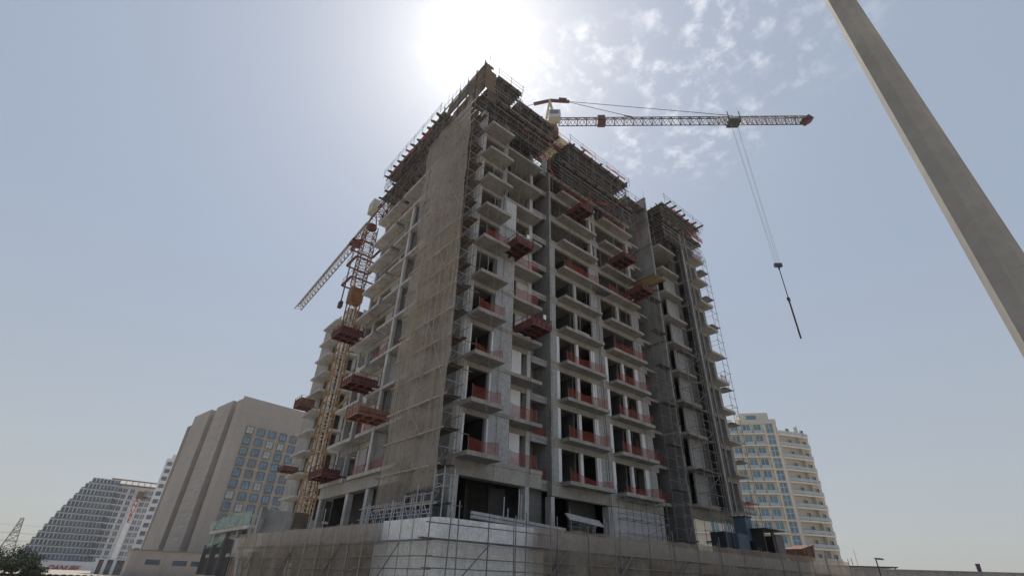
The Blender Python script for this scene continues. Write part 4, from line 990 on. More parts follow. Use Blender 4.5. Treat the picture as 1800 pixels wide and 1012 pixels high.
# ================================================================== tower cranes
def lattice(mb, p, q, w_, h_, n, rc, rd, tri=False):
    """lattice girder between p and q; square, or triangular with a single top chord"""
    p, q = Vector(p), Vector(q); d = (q - p); L = d.length; d.normalize()
    a = d.cross(Vector((0, 0, 1)))
    if a.length < 1e-3: a = Vector((1, 0, 0))
    a.normalize(); b = a.cross(d).normalized()
    if b.z < 0: b = -b
    C = [(-w_ / 2, 0), (w_ / 2, 0), (0, h_)] if tri else [(-w_ / 2, -h_ / 2), (w_ / 2, -h_ / 2), (w_ / 2, h_ / 2), (-w_ / 2, h_ / 2)]
    P = lambda c, s: p + a * c[0] + b * c[1] + d * s
    for c in C: mb.tube(P(c, 0), P(c, L), rc, 5)
    st = L / n; m_ = len(C)
    for i in range(n):
        for j in range(m_):
            c, e = C[j], C[(j + 1) % m_]
            mb.tube(P(c, i * st), P(e, i * st), rd, 4, cap=False)
            mid = (i + 0.5) * st
            mb.tube(P(c, i * st), P(e, mid), rd, 4, cap=False); mb.tube(P(e, mid), P(c, (i + 1) * st), rd, 4, cap=False)
# --- crane 1: hammerhead behind the roof, jib to the right
c1 = thing('tower_crane', 'red and cream tower crane behind the roof with its long jib reaching right', 'crane', 'tower cranes', loc=(33.3, 33.8, 0))
jz = 59.6
jd = Vector((61.2 - 33.3, 8.54 - 33.8, 0)); JL = jd.length - 0.9; jd.normalize()
mb = MB(); lattice(mb, (0, 0, 40), (0, 0, jz - 3.0), 1.7, 1.7, 9, 0.09, 0.05); mb.build('mast', 'crane_cream', c1)
boxobj('climbing_frame', (-1.15, 1.15, -1.15, 1.15, jz - 7.0, jz - 5.6), 'crane_cream', c1)
mb = MB()
for z_ in (jz - 7.1, jz - 5.0):
    mb.box(-1.9, 1.9, -1.9, -1.2, z_, z_ + 0.08); mb.box(-1.9, 1.9, 1.2, 1.9, z_, z_ + 0.08); mb.box(-1.9, -1.2, -1.2, 1.2, z_, z_ + 0.08); mb.box(1.2, 1.9, -1.2, 1.2, z_, z_ + 0.08)
    for x in (-1.85, 0, 1.85):
        for y in (-1.85, 1.85): mb.tube((x, y, z_), (x, y, z_ + 1.0), 0.03, 4)
    for y in (-1.85, 1.85): mb.tube((-1.85, y, z_ + 1.0), (1.85, y, z_ + 1.0), 0.03, 4)
    for x in (-1.85, 1.85): mb.tube((x, -1.85, z_ + 1.0), (x, 1.85, z_ + 1.0), 0.03, 4)
mb.build('walkway', 'crane_red', c1)
MB().tube((0, 0, jz - 3.0), (0, 0, jz - 1.6), 1.15, 14).build('slewing_ring', 'rust_orange', c1)
mb = MB(); mb.box(0.9, 2.6, -2.2, -0.6, jz - 7.3, jz - 6.1); mb.box(-0.4, 0.8, -2.3, -1.2, jz - 6.6, jz - 5.4); mb.box(1.2, 2.3, -1.9, -0.8, jz - 6.1, jz - 5.5); mb.build('hydraulic_unit', 'crane_cream', c1)
MB().tube((0, 0, jz - 1.6), (0, 0, jz - 0.6), 0.95, 14).build('turntable', 'crane_cream', c1)
side = Vector((-jd.y, jd.x, 0))
cabp = jd * 0.6 - side * -1.0
mb = MB(); cc = jd * 0.5 + Vector((side.x * -1.2, side.y * -1.2, 0))
def obox(mb, c, ex, ey, ez0, ez1, axx, axy):
    P = []
    for z_ in (ez0, ez1):
        for sx, sy in ((-1, -1), (1, -1), (1, 1), (-1, 1)): q = c + axx * ex * sx + axy * ey * sy; P.append((q.x, q.y, z_))
    mb.hexa(P)
obox(mb, cc, 0.85, 0.65, jz - 1.0, jz + 0.55, jd, side); cab = mb.build('operator_cab', 'crane_white', c1)
mb = MB(); obox(mb, cc + jd * 0.86, 0.03, 0.5, jz - 0.6, jz + 0.4, jd, side); mb.build('pane', 'glass_dark', cab)
mb = MB(); obox(mb, cc - side * 0.66, 0.6, 0.03, jz - 0.4, jz + 0.4, jd, side); mb.build('pane', 'glass_grey', cab)
# apex (A-frame) and its head
apex = Vector((0, 0, jz + 5.0)) - jd * 0.1
mb = MB()
for sx in (-1, 1):
    mb.tube(side * 0.7 * sx + jd * 0.7 + Vector((0, 0, jz)), apex + side * 0.15 * sx, 0.11, 6)
    mb.tube(side * 0.7 * sx - jd * 0.7 + Vector((0, 0, jz)), apex + side * 0.15 * sx, 0.11, 6)
for h in (1.6, 3.2):
    for sx in (-1, 1):
        f_ = h / 5.0; mb.tube((side * 0.7 * sx + jd * 0.7) * (1 - f_) + Vector((0, 0, jz + h)), (side * 0.7 * sx - jd * 0.7) * (1 - f_) + Vector((0, 0, jz + h)), 0.05, 5)
mb.build('apex_frame', 'crane_cream', c1)
mb = MB(); mb.bar(apex - jd * 2.4 + Vector((0, 0, -0.8)), apex + jd * 0.2, 0.35, 0.4); mb.bar(apex, apex + jd * 3.0 + Vector((0, 0, -0.35)), 0.35, 0.4); mb.bar(apex + jd * 1.4 + Vector((0, 0, 0.2)), apex + jd * 2.6 + Vector((0, 0, 0.05)), 0.5, 0.3)
mb.build('apex_head', 'crane_red', c1)
mb = MB(); tipz = jz - 0.2
lattice(mb, jd * 1.2 + Vector((0, 0, jz - 0.1)), jd * JL + Vector((0, 0, tipz - 0.1)), 1.15, 1.1, 26, 0.075, 0.038, tri=True); mb.build('jib', 'crane_red', c1)
mb = MB(); lattice(mb, jd * (JL - 13) + Vector((0, 0, tipz - 0.06)), jd * (JL - 0.5) + Vector((0, 0, tipz - 0.06)), 1.17, 1.12, 9, 0.08, 0.04, tri=True); mb.build('jib_end_section', 'crane_white', c1)
mb = MB(); mb.bar(jd * (JL - 0.6) + Vector((0, 0, tipz - 0.3)), jd * (JL + 0.5) + Vector((0, 0, tipz + 0.5)), 0.9, 0.9); mb.build('jib_tip', 'crane_red', c1)
mb = MB(); obox(mb, jd * 7.4, 0.55, 0.5, jz - 0.6, jz + 0.9, jd, side); mb.build('hoist_winch', 'crane_red', c1)
# counter jib with ballast (mostly hidden by the roof)
mb = MB(); lattice(mb, jd * -1.2 + Vector((0, 0, jz)), jd * -11.5 + Vector((0, 0, jz)), 1.4, 0.8, 7, 0.08, 0.045); mb.build('counter_jib', 'crane_red', c1)
mb = MB()
for i in range(3): obox(mb, jd * (-9.2 - 0.9 * i), 0.36, 1.0, jz - 2.6, jz + 0.4, jd, side)
mb.build('counterweight', 'weight', c1)
mb = MB()
J = lambda s, z_: jd * s + Vector((0, 0, z_))
mb.tube(apex + jd * 2.8 + Vector((0, 0, -0.3)), J(26.5, jz + 1.05), 0.045, 5); mb.tube(apex + jd * 2.8 + Vector((0, 0, -0.4)), J(12.0, jz + 1.0), 0.045, 5)
mb.tube(apex - jd * 2.3 + Vector((0, 0, -0.75)), J(-10.5, jz + 0.4), 0.045, 5); mb.tube(J(12.0, jz + 1.0), J(10.8, jz + 1.35), 0.09, 5)
mb.build('tie_rod', 'steel_dark', c1)
mb = MB(); TR = 26.3
obox(mb, jd * TR, 0.85, 0.7, jz - 0.75, jz - 0.35, jd, side); 
for s in (-0.7, 0.7): mb.tube(J(TR + s, jz - 0.4) - side * 0.6, J(TR + s, jz - 0.4) + side * 0.6, 0.18, 8)
for s in (-0.8, 0.8): mb.bar(J(TR + s, jz - 0.4) + side * 0.62, J(TR + s, jz + 1.2) + side * 0.62, 0.1); mb.bar(J(TR + s, jz - 0.4) - side * 0.62, J(TR + s, jz + 1.2) - side * 0.62, 0.1)
mb.build('trolley', 'steel_dark', c1)
hookz = 34.4
mb = MB()
for s in (-0.42, 0.42):
    for e in (-0.1, 0.1): mb.tube(J(TR + s + e * 0.3, jz - 0.7), J(TR + s * 0.45 + e, hookz), 0.014, 4)
mb.build('hoist_rope', 'crane_grey', c1)
mb = MB(); obox(mb, jd * TR, 0.42, 0.16, hookz - 0.35, hookz + 0.1, jd, side); mb.tube(J(TR, hookz - 0.35), J(TR, hookz - 0.7), 0.1, 8); mb.build('hook_block', 'steel_dark', c1)
sl_ = thing('lifted_load', 'long steel pole hanging from the crane hook against open sky', 'load', loc=tuple(Vector((33.3, 33.8, 0)) + jd * TR))
MB().tube((0, 0, hookz - 0.65), (0.05, 0.02, 29.6), 0.05, 6).build('sling', 'steel_dark', sl_)
MB().tube((0.05, 0.02, 29.7), (0.15, 0.05, 24.9), 0.09, 8).build('steel_pole', 'rebar', sl_)
boxobj('shackle', (-0.1, 0.2, -0.1, 0.15, 29.5, 29.9), 'steel_dark', sl_)

# --- crane 2: orange mast in the courtyard, jib pointing away to the left
c2_ = thing('tower_crane', 'orange tower crane beside the left face with grey jib pointing away left', 'crane', 'tower cranes', loc=(18.3, 55.8, 0))
jz2 = 46.0
mb = MB(); lattice(mb, (0, 0, 0), (0, 0, 35.0), 1.3, 1.3, 26, 0.085, 0.042); mb.build('mast', 'crane_orange', c2_)
mb = MB(); lattice(mb, (0, 0, 35.0), (0, 0, jz2 - 1.4), 1.5, 1.5, 9, 0.075, 0.045); mb.build('climbing_cage', 'rust_orange', c2_)
for z_ in (35.0, 38.2, 41.0):
    mb = MB()
    for a_, b_ in (((-1.6, -1.6), (1.6, -1.6)), ((1.6, -1.6), (1.6, 1.6)), ((1.6, 1.6), (-1.6, 1.6)), ((-1.6, 1.6), (-1.6, -1.6))):
        mb.bar((*a_, z_), (*b_, z_), 0.35, 0.05); mb.tube((*a_, z_ + 1), (*b_, z_ + 1), 0.03, 4); mb.tube((*a_, z_), (*a_, z_ + 1), 0.03, 4)
    mb.build('walkway', 'rust_steel', c2_)
boxobj('collar', (-0.8, 0.8, -0.8, 0.8, 32.2, 34.2), 'rust_orange', c2_)
MB().tube((0, 0, jz2 - 1.4), (0, 0, jz2 - 0.9), 0.75, 12).build('slewing_ring', 'crane_red', c2_)
d2 = Vector((19.39 - 18.28, 92.17 - 56.85, 0)).normalized(); s2 = Vector((-d2.y, d2.x, 0)); L2 = 35.3
mb = MB(); lattice(mb, d2 * 1.0 + Vector((0, 0, jz2)), d2 * L2 + Vector((0, 0, jz2)), 1.2, 1.15, 24, 0.10, 0.05, tri=True); mb.build('jib', 'crane_grey', c2_)
mb = MB(); lattice(mb, d2 * -1.0 + Vector((0, 0, jz2)), d2 * -9.0 + Vector((0, 0, jz2)), 1.2, 0.8, 6, 0.08, 0.05); mb.build('counter_jib', 'crane_red', c2_)
mb = MB()
for i in range(3): obox(mb, d2 * (-1.4 - 0.62 * i) + s2 * 0.9, 0.28, 0.5, jz2 - 0.2, jz2 + 1.7, d2, s2)
mb.build('counterweight', 'weight', c2_)
mb = MB()
for sx in (-1, 1): mb.tube(s2 * 0.6 * sx + Vector((0, 0, jz2 - 0.5)), Vector((0, 0, jz2 + 2.6)), 0.09, 5)
mb.build('apex_frame', 'crane_red', c2_)
mb = MB(); obox(mb, d2 * 6.2, 0.8, 0.8, jz2 - 0.7, jz2 - 0.2, d2, s2); mb.build('trolley', 'crane_red', c2_)
mb = MB()
for s in (-0.3, 0.3): mb.tube(d2 * (6.2 + s) + Vector((0, 0, jz2 - 0.6)), d2 * (6.2 + s * 0.5) + Vector((0, 0, jz2 - 11.0)), 0.05, 5)
mb.build('hoist_rope', 'steel_dark', c2_)
mb = MB(); obox(mb, d2 * 6.2, 0.4, 0.25, jz2 - 11.8, jz2 - 10.9, d2, s2); mb.build('hook_block', 'steel_dark', c2_)
mb = MB()
for k in (4, 7): mb.bar((0.8, -0.8, Z(k)), (-0.6, -9.8, Z(k)), 0.2)
mb.build('wall_tie', 'crane_orange', c2_)

# ================================================================== buildings around the site
def PZ_(az, rr): return Vector((rr * math.sin(R(az)), rr * math.cos(R(az)), 0))
def winmesh(w_, h_, name, frame, glass, bars=(1, 1), dp=0.24):
    """window frame mesh + pane mesh, local x across, z up, y into the wall"""
    f_ = MB(); t = 0.09
    f_.box(-w_ / 2, -w_ / 2 + t, -dp, 0.1, 0, h_); f_.box(w_ / 2 - t, w_ / 2, -dp, 0.1, 0, h_)
    f_.box(-w_ / 2 + t, w_ / 2 - t, -dp, 0.1, 0, t); f_.box(-w_ / 2 + t, w_ / 2 - t, -dp, 0.1, h_ - t, h_)
    for i in range(bars[0]): x = -w_ / 2 + w_ * (i + 1) / (bars[0] + 1); f_.box(x - t / 2, x + t / 2, -0.03, 0.08, t, h_ - t)
    for i in range(bars[1]): z_ = h_ * (i + 1) / (bars[1] + 1) + 0.15; f_.box(-w_ / 2 + t, w_ / 2 - t, -0.025, 0.075, z_ - t / 2, z_ + t / 2)
    p_ = MB().box(-w_ / 2 + t, w_ / 2 - t, 0.03, 0.06, t, h_ - t)
    return f_.mesh(name, frame), [p_.mesh(name + '_pane', g_) for g_ in glass]
def put_window(parent, fm, pm, x, y, z_, rz=0.0):
    o = link('window', fm, parent, mw=Matrix.Translation((x, y, z_)) @ Matrix.Rotation(rz, 4, 'Z') @ Matrix.Translation((0, -0.09, 0))); link('pane', random.choice(pm), o); return o
random.seed(77)
# --- beige office block on the left
F0 = PZ_(9.5, 187)
ob = thing('office_block', 'tall beige office block with blue windows left of the unfinished tower', 'building', loc=tuple(F0), rz=R(9.5))
boxobj('wall', (0, 34, 0, 4.5, 0, 53.0), 'beige', ob)
mb = MB(); mb.prism([(0.0, 0.0), (34, 0.0), (34, 4.5), (1.5, 4.5)], 53.0, 53.9); mb.build('roof', 'beige', ob)
boxobj('wall', (1.0, 34, 4.5, 7.0, 0, 51.5), 'beige_dark', ob)
mb = MB(); mb.hexa([(-1.6, 7.0, 0), (34, 7.0, 0), (34, 21, 0), (-1.6, 21, 0), (-0.6, 7.0, 53.4), (34, 7.0, 53.4), (34, 21, 53.4), (-0.6, 21, 53.4)]); mb.build('wall', 'beige', ob)
boxobj('wall', (-0.4, 34, 21, 24, 0, 51.0), 'beige_dark', ob)
mb = MB(); mb.hexa([(-2.2, 24.0, 0), (34, 24.0, 0), (34, 40, 0), (-2.2, 40, 0), (-1.4, 24.0, 53.0), (34, 24.0, 53.0), (34, 40, 53.0), (-1.4, 40, 53.0)]); mb.build('wall', 'beige', ob)
boxobj('wall', (-1.0, 34, 40, 46, 0, 50.0), 'beige_dark', ob)
fm, pm = winmesh(2.5, 2.5, 'office_window', 'beige_dark', ['glass_blue', 'glass_blue', 'glass_teal', 'glass_blue', 'glass_blue', 'glass_grey', 'balustrade'])
fs, ps = winmesh(1.6, 2.0, 'stair_window', 'beige_dark', ['glass_grey', 'glass_blue', 'white_far'], (0, 1))
for c in range(8):
    for r_ in range(12):
        if c == 0 and r_ == 0: z_ = 42.6
        z_ = 42.0 - 3.42 * r_
        put_window(ob, fm, pm, 5.2 + 3.95 * c, -0.02, z_)
        if c in (0, 3, 6): boxobj('window_sill', (5.2 + 3.95 * c - 1.3, 5.2 + 3.95 * c + 1.3, -0.35, -0.06, z_ - 0.32, z_ - 0.15), 'beige_dark', ob)
for r_ in range(13): put_window(ob, fs, ps, 0.98, 5.75, 44.5 - 3.42 * r_, R(-90))
for r_ in range(11):
    z_ = 40.2 - 3.42 * r_; xx = -1.6 + z_ / 53.4 - 0.06
    boxobj('slot_window', (xx, xx + 0.1, 10.5, 14.8, z_, z_ + 0.7), 'glass_dark', ob)
for z_ in [4 + 3.42 * i for i in range(14)]:
    xx = -1.6 + z_ / 53.4 - 0.03; boxobj('panel_joint', (xx, xx + 0.05, 7.05, 20.9, z_, z_ + 0.07), 'beige_dark', ob)
# its low podium
lp = thing('low_building', 'low beige building with dark slot windows at the office block foot', 'building', loc=tuple(PZ_(5.0, 150)), rz=R(-2))
boxobj('wall', (0, 16, 0, 12, 0, 5.2), 'beige', lp); boxobj('coping', (-0.15, 16.1, -0.2, 12.1, 5.2, 5.45), 'beige_dark', lp)
for x in (3.2, 8.6, 12.4): boxobj('slot_window', (x, x + 2.9, -0.05, 0.02, 2.5, 3.5), 'glass_dark', lp)
for x in (1.5, 6.9): boxobj('pilaster', (x, x + 0.35, -0.12, -0.001, 0, 5.19), 'beige', lp)
# --- distant slim tower
st_ = thing('slim_tower', 'slim pale grey tower with dark window strip behind the office block', 'building', loc=tuple(PZ_(4.9, 300)), rz=R(-20))
boxobj('wall', (0, 9, 0, 14, 0, 48.5), 'white_far', st_); boxobj('wall', (1.8, 9.5, 0.5, 15, 48.5, 50.5), 'white_far', st_); boxobj('fin', (9, 13, -0.6, 12, 0, 49.5), 'beige', st_)
fw, pw = winmesh(2.4, 2.0, 'tower_window', 'white_far', ['glass_dark', 'glass_grey'], (0, 0))
for r_ in range(14):
    for x in (2.0, 6.4): put_window(st_, fw, pw, x, -0.02, 45.0 - 3.4 * r_)
# --- white stepped apartment building with the red sign
RD = 245.0
db = thing('stepped_building', 'white stepped apartment building with red DANUBE lettering at far left', 'building', loc=tuple(PZ_(0, RD)), rz=0)
db.scale = (1.43, 1.43, 1.43); db.location = (0, RD * 1.43, -0.73)
lefts = [-8.7, -8.6, -8.0, -7.3, -6.5, -5.8, -5.0, -4.2, -3.3, -2.4, -1.5, -0.6, 0.8]
FHD = 2.08
fd, pd = winmesh(1.02, FHD - 0.3, 'dark_window', 'white_far', ['glass_dark', 'glass_grey', 'glass_grey'], (0, 0))
for i, x0 in enumerate(lefts):
    z_ = 3.0 + FHD * i
    boxobj('floor_band', (x0 - 0.8, 9.3, -0.7, 9, z_ - 0.07, z_ + 0.07), 'white_far', db)
    boxobj('wall', (x0, 9.2, 0.3, 9, z_ + 0.07, z_ + FHD - 0.07), 'glass_dark', db)
    x = x0 + 0.6; n_ = 0
    while x < 9.0:
        put_window(db, fd, pd, x, 0.3, z_ + 0.12)
        if n_ < 4: boxobj('mullion', (x + 0.5, x + 0.62, -0.6, 0.2, z_ + 0.07, z_ + FHD - 0.07), 'white_far', db)
        x += 1.12; n_ += 1
    boxobj('balustrade', (x0 - 0.7, 9.3, -0.66, -0.62, z_ + 0.07, z_ + 0.5), 'glass_grey', db)
boxobj('wall', (9.4, 21.5, 2.0, 12, 2.7, 28.6), 'white_far', db)
fe, pe = winmesh(1.5, FHD - 0.5, 'bay_window', 'white_far', ['glass_dark', 'glass_grey', 'glass_grey'], (1, 0))
for i in range(12):
    z_ = 3.0 + FHD * i
    MB().prism([(9.3, 1.95), (9.3, -0.4), (11.0, 0.5), (12.9, 1.1), (12.9, 1.95)], z_ - 0.07, z_ + 0.09).build('floor_band', 'white_far', db)
    for x in (10.3, 12.0, 14.2, 18.7, 20.4): put_window(db, fe, pe, x, 2.0, z_ + 0.2)
    boxobj('floor_band', (12.92, 15.8, 1.5, 1.98, z_ - 0.07, z_ + 0.07), 'white_far', db); boxobj('floor_band', (17.62, 21.6, 1.5, 1.98, z_ - 0.07, z_ + 0.07), 'white_far', db)
boxobj('sign_strip', (15.9, 17.6, 1.4, 1.96, 2.7, 27.0), 'white', db)
boxobj('roof_slab', (6.3, 21.8, 0.5, 12, 28.6, 29.0), 'salmon_steel', db)
for x in (7.0, 9.0, 11, 13, 15, 17, 19, 21.2): boxobj('roof_post', (x, x + 0.4, 0.8, 1.2, 29.0, 30.2), 'white_far', db)
boxobj('roof_ring', (6.3, 21.8, 0.5, 1.3, 30.2, 30.6), 'salmon_steel', db)
boxobj('sign_board', (-5.9, 11.3, -6.0, -5.4, -0.2, 2.75), 'white', db); boxobj('podium_wall', (-8.0, 12, -5.38, 0.2, 0, 2.9), 'white_far', db)
for x in (-6.6, 6, 9): boxobj('shop_window', (x, x + 1.6, -5.46, -5.385, 0.2, 2.0), 'glass_dark', db)
def text_mesh(txt, size, name, material, parent, loc, rot, shear=0.0, bold=0.02, extrude=0.06):
    cu = bpy.data.curves.new(name, 'FONT'); cu.body = txt; cu.size = size; cu.extrude = extrude; cu.offset = bold; cu.shear = shear; cu.align_x = 'CENTER'; cu.align_y = 'CENTER'
    tmp = bpy.data.objects.new('tmp', cu); COL.objects.link(tmp)
    dg = bpy.context.evaluated_depsgraph_get(); dg.update()
    me = bpy.data.meshes.new_from_object(tmp.evaluated_get(dg)); bpy.data.objects.remove(tmp)
    me.materials.clear(); me.materials.append(MATS[material])
    return link(name, me, parent, mw=Matrix.Translation(loc) @ rot)
UPR = Matrix.Rotation(R(90), 4, 'X')
text_mesh('DANUBE', 2.1, 'sign_lettering', 'sign_red', db, (3.6, -6.1, 0.95), UPR, shear=0.35, bold=0.03)
for i, ch in enumerate('DANUBE'):
    text_mesh(ch, 2.0, 'sign_letter', 'sign_red', db, (16.75, 1.32, 25.6 - 1.75 * i), UPR, bold=0.03)
ck = thing('facade_cradle', 'brown boxy lift cradle with orange boom before the red vertical lettering', 'cradle', loc=(16.3 * 1.43, RD * 1.43 - 2.0, 33.5))
boxobj('box', (-0.6, 2.6, -0.6, 0.6, 0.5, 4.2), 'form_brown', ck); boxobj('motor', (2.7, 4.4, -0.4, 0.4, 0.9, 2.0), 'steel_dark', ck)
mb = MB(); mb.bar((2.6, 0, 1.5), (8.5, 0, 0.2), 0.7, 0.6); mb.build('boom', 'crane_orange', ck)
pv = thing('pavilion', 'low grey pavilion with pale pillars between sign board and beige low building', 'building', loc=tuple(PZ_(2.75, 185)), rz=R(-4))
boxobj('wall', (0, 8.2, 0.6, 8, 0, 3.4), 'beige_dark', pv); boxobj('roof', (-0.2, 8.3, 0.2, 8.2, 3.41, 3.7), 'white_far', pv)
for x in (0.0, 1.9, 4.0, 7.2): boxobj('pillar', (x, x + 0.8, 0.0, 0.58, 0, 3.40), 'white_far', pv)
for x in (2.9, 5.0): boxobj('slot_window', (x, x + 1.9, 0.52, 0.59, 0.9, 2.4), 'glass_dark', pv)
# --- cream apartment building on the right
K = Vector((156.8, 62.1, 0)); fx = Vector((0.622, -0.784, 0)); rx = Vector((0.925, -0.379, 0))
cb = thing('cream_apartment_block', 'cream apartment block with blue windows and curved balconies right of the tower', 'building', loc=tuple(K), rz=R(-51.6))
M2 = Matrix.Rotation(R(-22.3 + 51.6), 4, 'Z')
boxobj('wall', (-36, 0, 0, 18, 0, 46.2), 'cream', cb)
boxobj('roof_parapet', (-11, 0.1, -0.1, 12, 46.2, 47.6), 'cream', cb); boxobj('penthouse', (-9.5, -1.0, 2.5, 12, 47.6, 50.4), 'cream', cb); boxobj('penthouse_window', (-7.6, -4.6, 2.44, 2.5, 48.3, 49.6), 'glass_teal', cb)
boxobj('penthouse', (-17, -12, 3.0, 12, 46.2, 48.6), 'cream', cb)
boxobj('corner_pier', (-3.75, -3.35, -0.25, -0.001, 0, 46.1), 'cream_white', cb); boxobj('corner_pier', (-1.0, -0.6, -0.25, -0.001, 0, 46.1), 'cream_white', cb)
fc, pc = winmesh(2.1, 2.95, 'corner_window', 'cream_white', ['glass_blue', 'glass_blue', 'glass_teal'], (1, 1))
fq, pq = winmesh(2.3, 2.75, 'balcony_window', 'cream_white', ['glass_teal', 'glass_blue', 'glass_teal'], (1, 0))
dk, dkp = winmesh(1.1, 2.2, 'dark_door', 'cream', ['glass_dark'], (0, 0))
body2 = MB().box(0.05, 12.5, 1.35, 16, 0, 44.5); o2 = body2.build('wall', 'cream', cb); o2.matrix_local = M2
def loc2(x, y, z_, rz=0.0): return M2 @ Matrix.Translation((x, y, z_)) @ Matrix.Rotation(rz, 4, 'Z')
bslab = MB(); pts = [(0.1, 1.3), (0.1, 0.3), (2.5, 0.05), (5.5, 0.0), (9, 0.1), (11.9, 0.45), (12.2, 1.3)]; bslab.prism(pts, -0.3, 0.12); bslab_m = bslab.mesh('curved_balcony', 'cream_white')
bal = MB(); pp = pts[1:-1]
for a, b in zip(pp[:-1], pp[1:]): bal.bar((a[0], a[1] + 0.06, 0.6), (b[0], b[1] + 0.06, 0.6), 0.05, 0.9)
bal_m = bal.mesh('curved_balustrade', 'balustrade')
for r_ in range(13):
    z_ = 43.2 - 3.43 * r_
    put_window(cb, fc, pc, -2.2, -0.03, z_ + 0.1)
    for x in (-5.7, -8.8, -12.4, -15.6, -19.6, -23): put_window(cb, fq, pq, x, -0.03, z_ + 0.1)
    boxobj('floor_band', (-30, -3.8, -0.9, -0.02, z_ - 0.3, z_ + 0.02), 'cream_white', cb); boxobj('floor_band', (-3.34, -1.01, -0.2, -0.02, z_ - 0.3, z_ - 0.0), 'cream_white', cb)
    for x0, x1 in ((-7.0, -4.4), (-10.2, -7.5), (-14, -11), (-17, -14.2)): boxobj('balustrade', (x0, x1, -0.88, -0.83, z_ + 0.03, z_ + 0.95), 'balustrade', cb)
    if r_ > 0: link('balcony', bslab_m, cb, mw=M2 @ Matrix.Translation((0, 0, z_))); link('balustrade', bal_m, cb, mw=M2 @ Matrix.Translation((0, 0, z_ + 0.1)))
    else: link('balcony', bslab_m, cb, mw=M2 @ Matrix.Translation((0, 0, z_))); link('balustrade', bal_m, cb, mw=M2 @ Matrix.Translation((0, 0, z_ + 0.1)))
    for x in (0.6, 5.0, 10.6):
        o = link('window', dk, cb, mw=loc2(x, 1.24, z_ + 0.12)); link('pane', dkp[0], o)
    o = link('partition', unit('bar', 'cream'), cb, mw=loc2(8.0, 0.7, z_ + 0.12) @ Matrix.Diagonal((0.15, 1.2, 2.95, 1)))
# --- part-built parking structure beyond the left end of the podium
pk = thing('parking_frame', 'part-built concrete parking frame with green netting left of the podium', 'building', loc=(11.8, 42.0, 0), rz=R(2))
boxobj('slab', (0, 9, 6.2, 19, 4.85, 5.12), 'conc_light', pk); boxobj('slab', (-0.4, 9, 1.0, 16, 2.75, 3.0), 'conc', pk)
boxobj('parapet', (-0.42, -0.2, 1.0, 7.5, 3.0, 4.1), 'conc_light', pk)
for y in (6.6, 10.2, 14.0, 18): boxobj('column', (0.3, 0.7, y, y + 0.4, 3.0, 4.85), 'conc_light', pk)
boxobj('inner_wall', (2.6, 2.8, 6.3, 19, 3.0, 4.85), 'conc', pk)
boxobj('parapet', (0.0, 2.6, 4.2, 4.5, 4.4, 6.2), 'conc_light', pk); boxobj('column', (-0.1, 0.3, 3.6, 4.1, 3.0, 6.3), 'conc', pk); boxobj('parapet', (2.7, 5.0, 4.2, 4.5, 4.9, 5.7), 'conc', pk)
boxobj('void_shade_panel', (1.0, 1.2, 1.0, 16, 0.6, 2.74), 'black_sheet', pk)  # black panel painted as the deep shade below the slab
boxobj('base_wall', (-0.6, -0.3, 0.5, 9, 0, 1.3), 'conc_light', pk)
mb = MB(); mb.bar((-0.5, 3.4, 0.6), (-0.5, 5.3, 3.6), 0.35, 0.5); mb.build('raking_column', 'plaster_grey', pk)
mb = MB(); mb.grid(lambda a, b: (-0.45 + 0.12 * math.sin(a * 17), 7.6 + 9 * a, 1.4 + 2.5 * b + 0.25 * math.sin(a * 6) * b), 40, 6); mb.build('black_sheet', 'black_sheet', pk, smooth=True)
mb = MB(); mb.grid(lambda a, b: (-0.1 + 0.1 * math.sin(a * 21 + b * 3), 6.3 + 12.5 * a, 5.15 + (0.95 + 0.15 * math.sin(a * 5)) * b), 50, 5); mb.build('green_netting', 'green_net', pk, smooth=True)
mb = MB(); mb.grid(lambda a, b: (-0.5 + 0.1 * math.sin(a * 19 + b * 3), 10.5 + 6 * a, 3.5 + 0.9 * b), 30, 5); mb.build('green_netting', 'green_net', pk, smooth=True)
bx_ = thing('timber_crate', 'square brown timber panel standing above the tan podium netting at left', 'crate', loc=(12.6, 40.5, 4.6))
boxobj('panel', (0, 1.1, 0, 0.08, 0, 1.05), 'form_brown', bx_); boxobj('side', (1.02, 1.1, 0.08, 0.9, 0, 1.05), 'timber', bx_); boxobj('leg', (0.05, 0.15, 0.1, 0.2, -1.4, 0), 'timber', bx_); boxobj('leg', (0.9, 1.0, 0.1, 0.2, -1.4, 0), 'timber', bx_)
# --- grey boundary wall at the right
p1, p2 = PZ_(69.5, 73.5), PZ_(86, 84)
dw = (p2 - p1); ang = math.atan2(dw.y, dw.x)
bw = thing('boundary_wall', 'long plain grey boundary wall along the bottom right horizon', 'wall', loc=tuple(p1), rz=ang)
nP = int(dw.length / 3.0)
for i in range(nP + 6): boxobj('wall_panel', (i * 3.0 + 0.01, i * 3.0 + 2.99, -0.1, 0.1, 0, 4.25 + 0.0 * i), 'wall_grey', bw)
boxobj('coping', (0, 3.0 * nP + 18, -0.16, 0.16, 4.253, 4.35), 'wall_grey', bw); boxobj('canopy', (1.0, 7.5, 0.5, 4.0, 4.5, 4.62), 'steel_dark', bw)
for x in (1.2, 7.2): boxobj('canopy_post', (x, x + 0.1, 0.6, 0.7, 0, 4.5), 'steel_dark', bw)
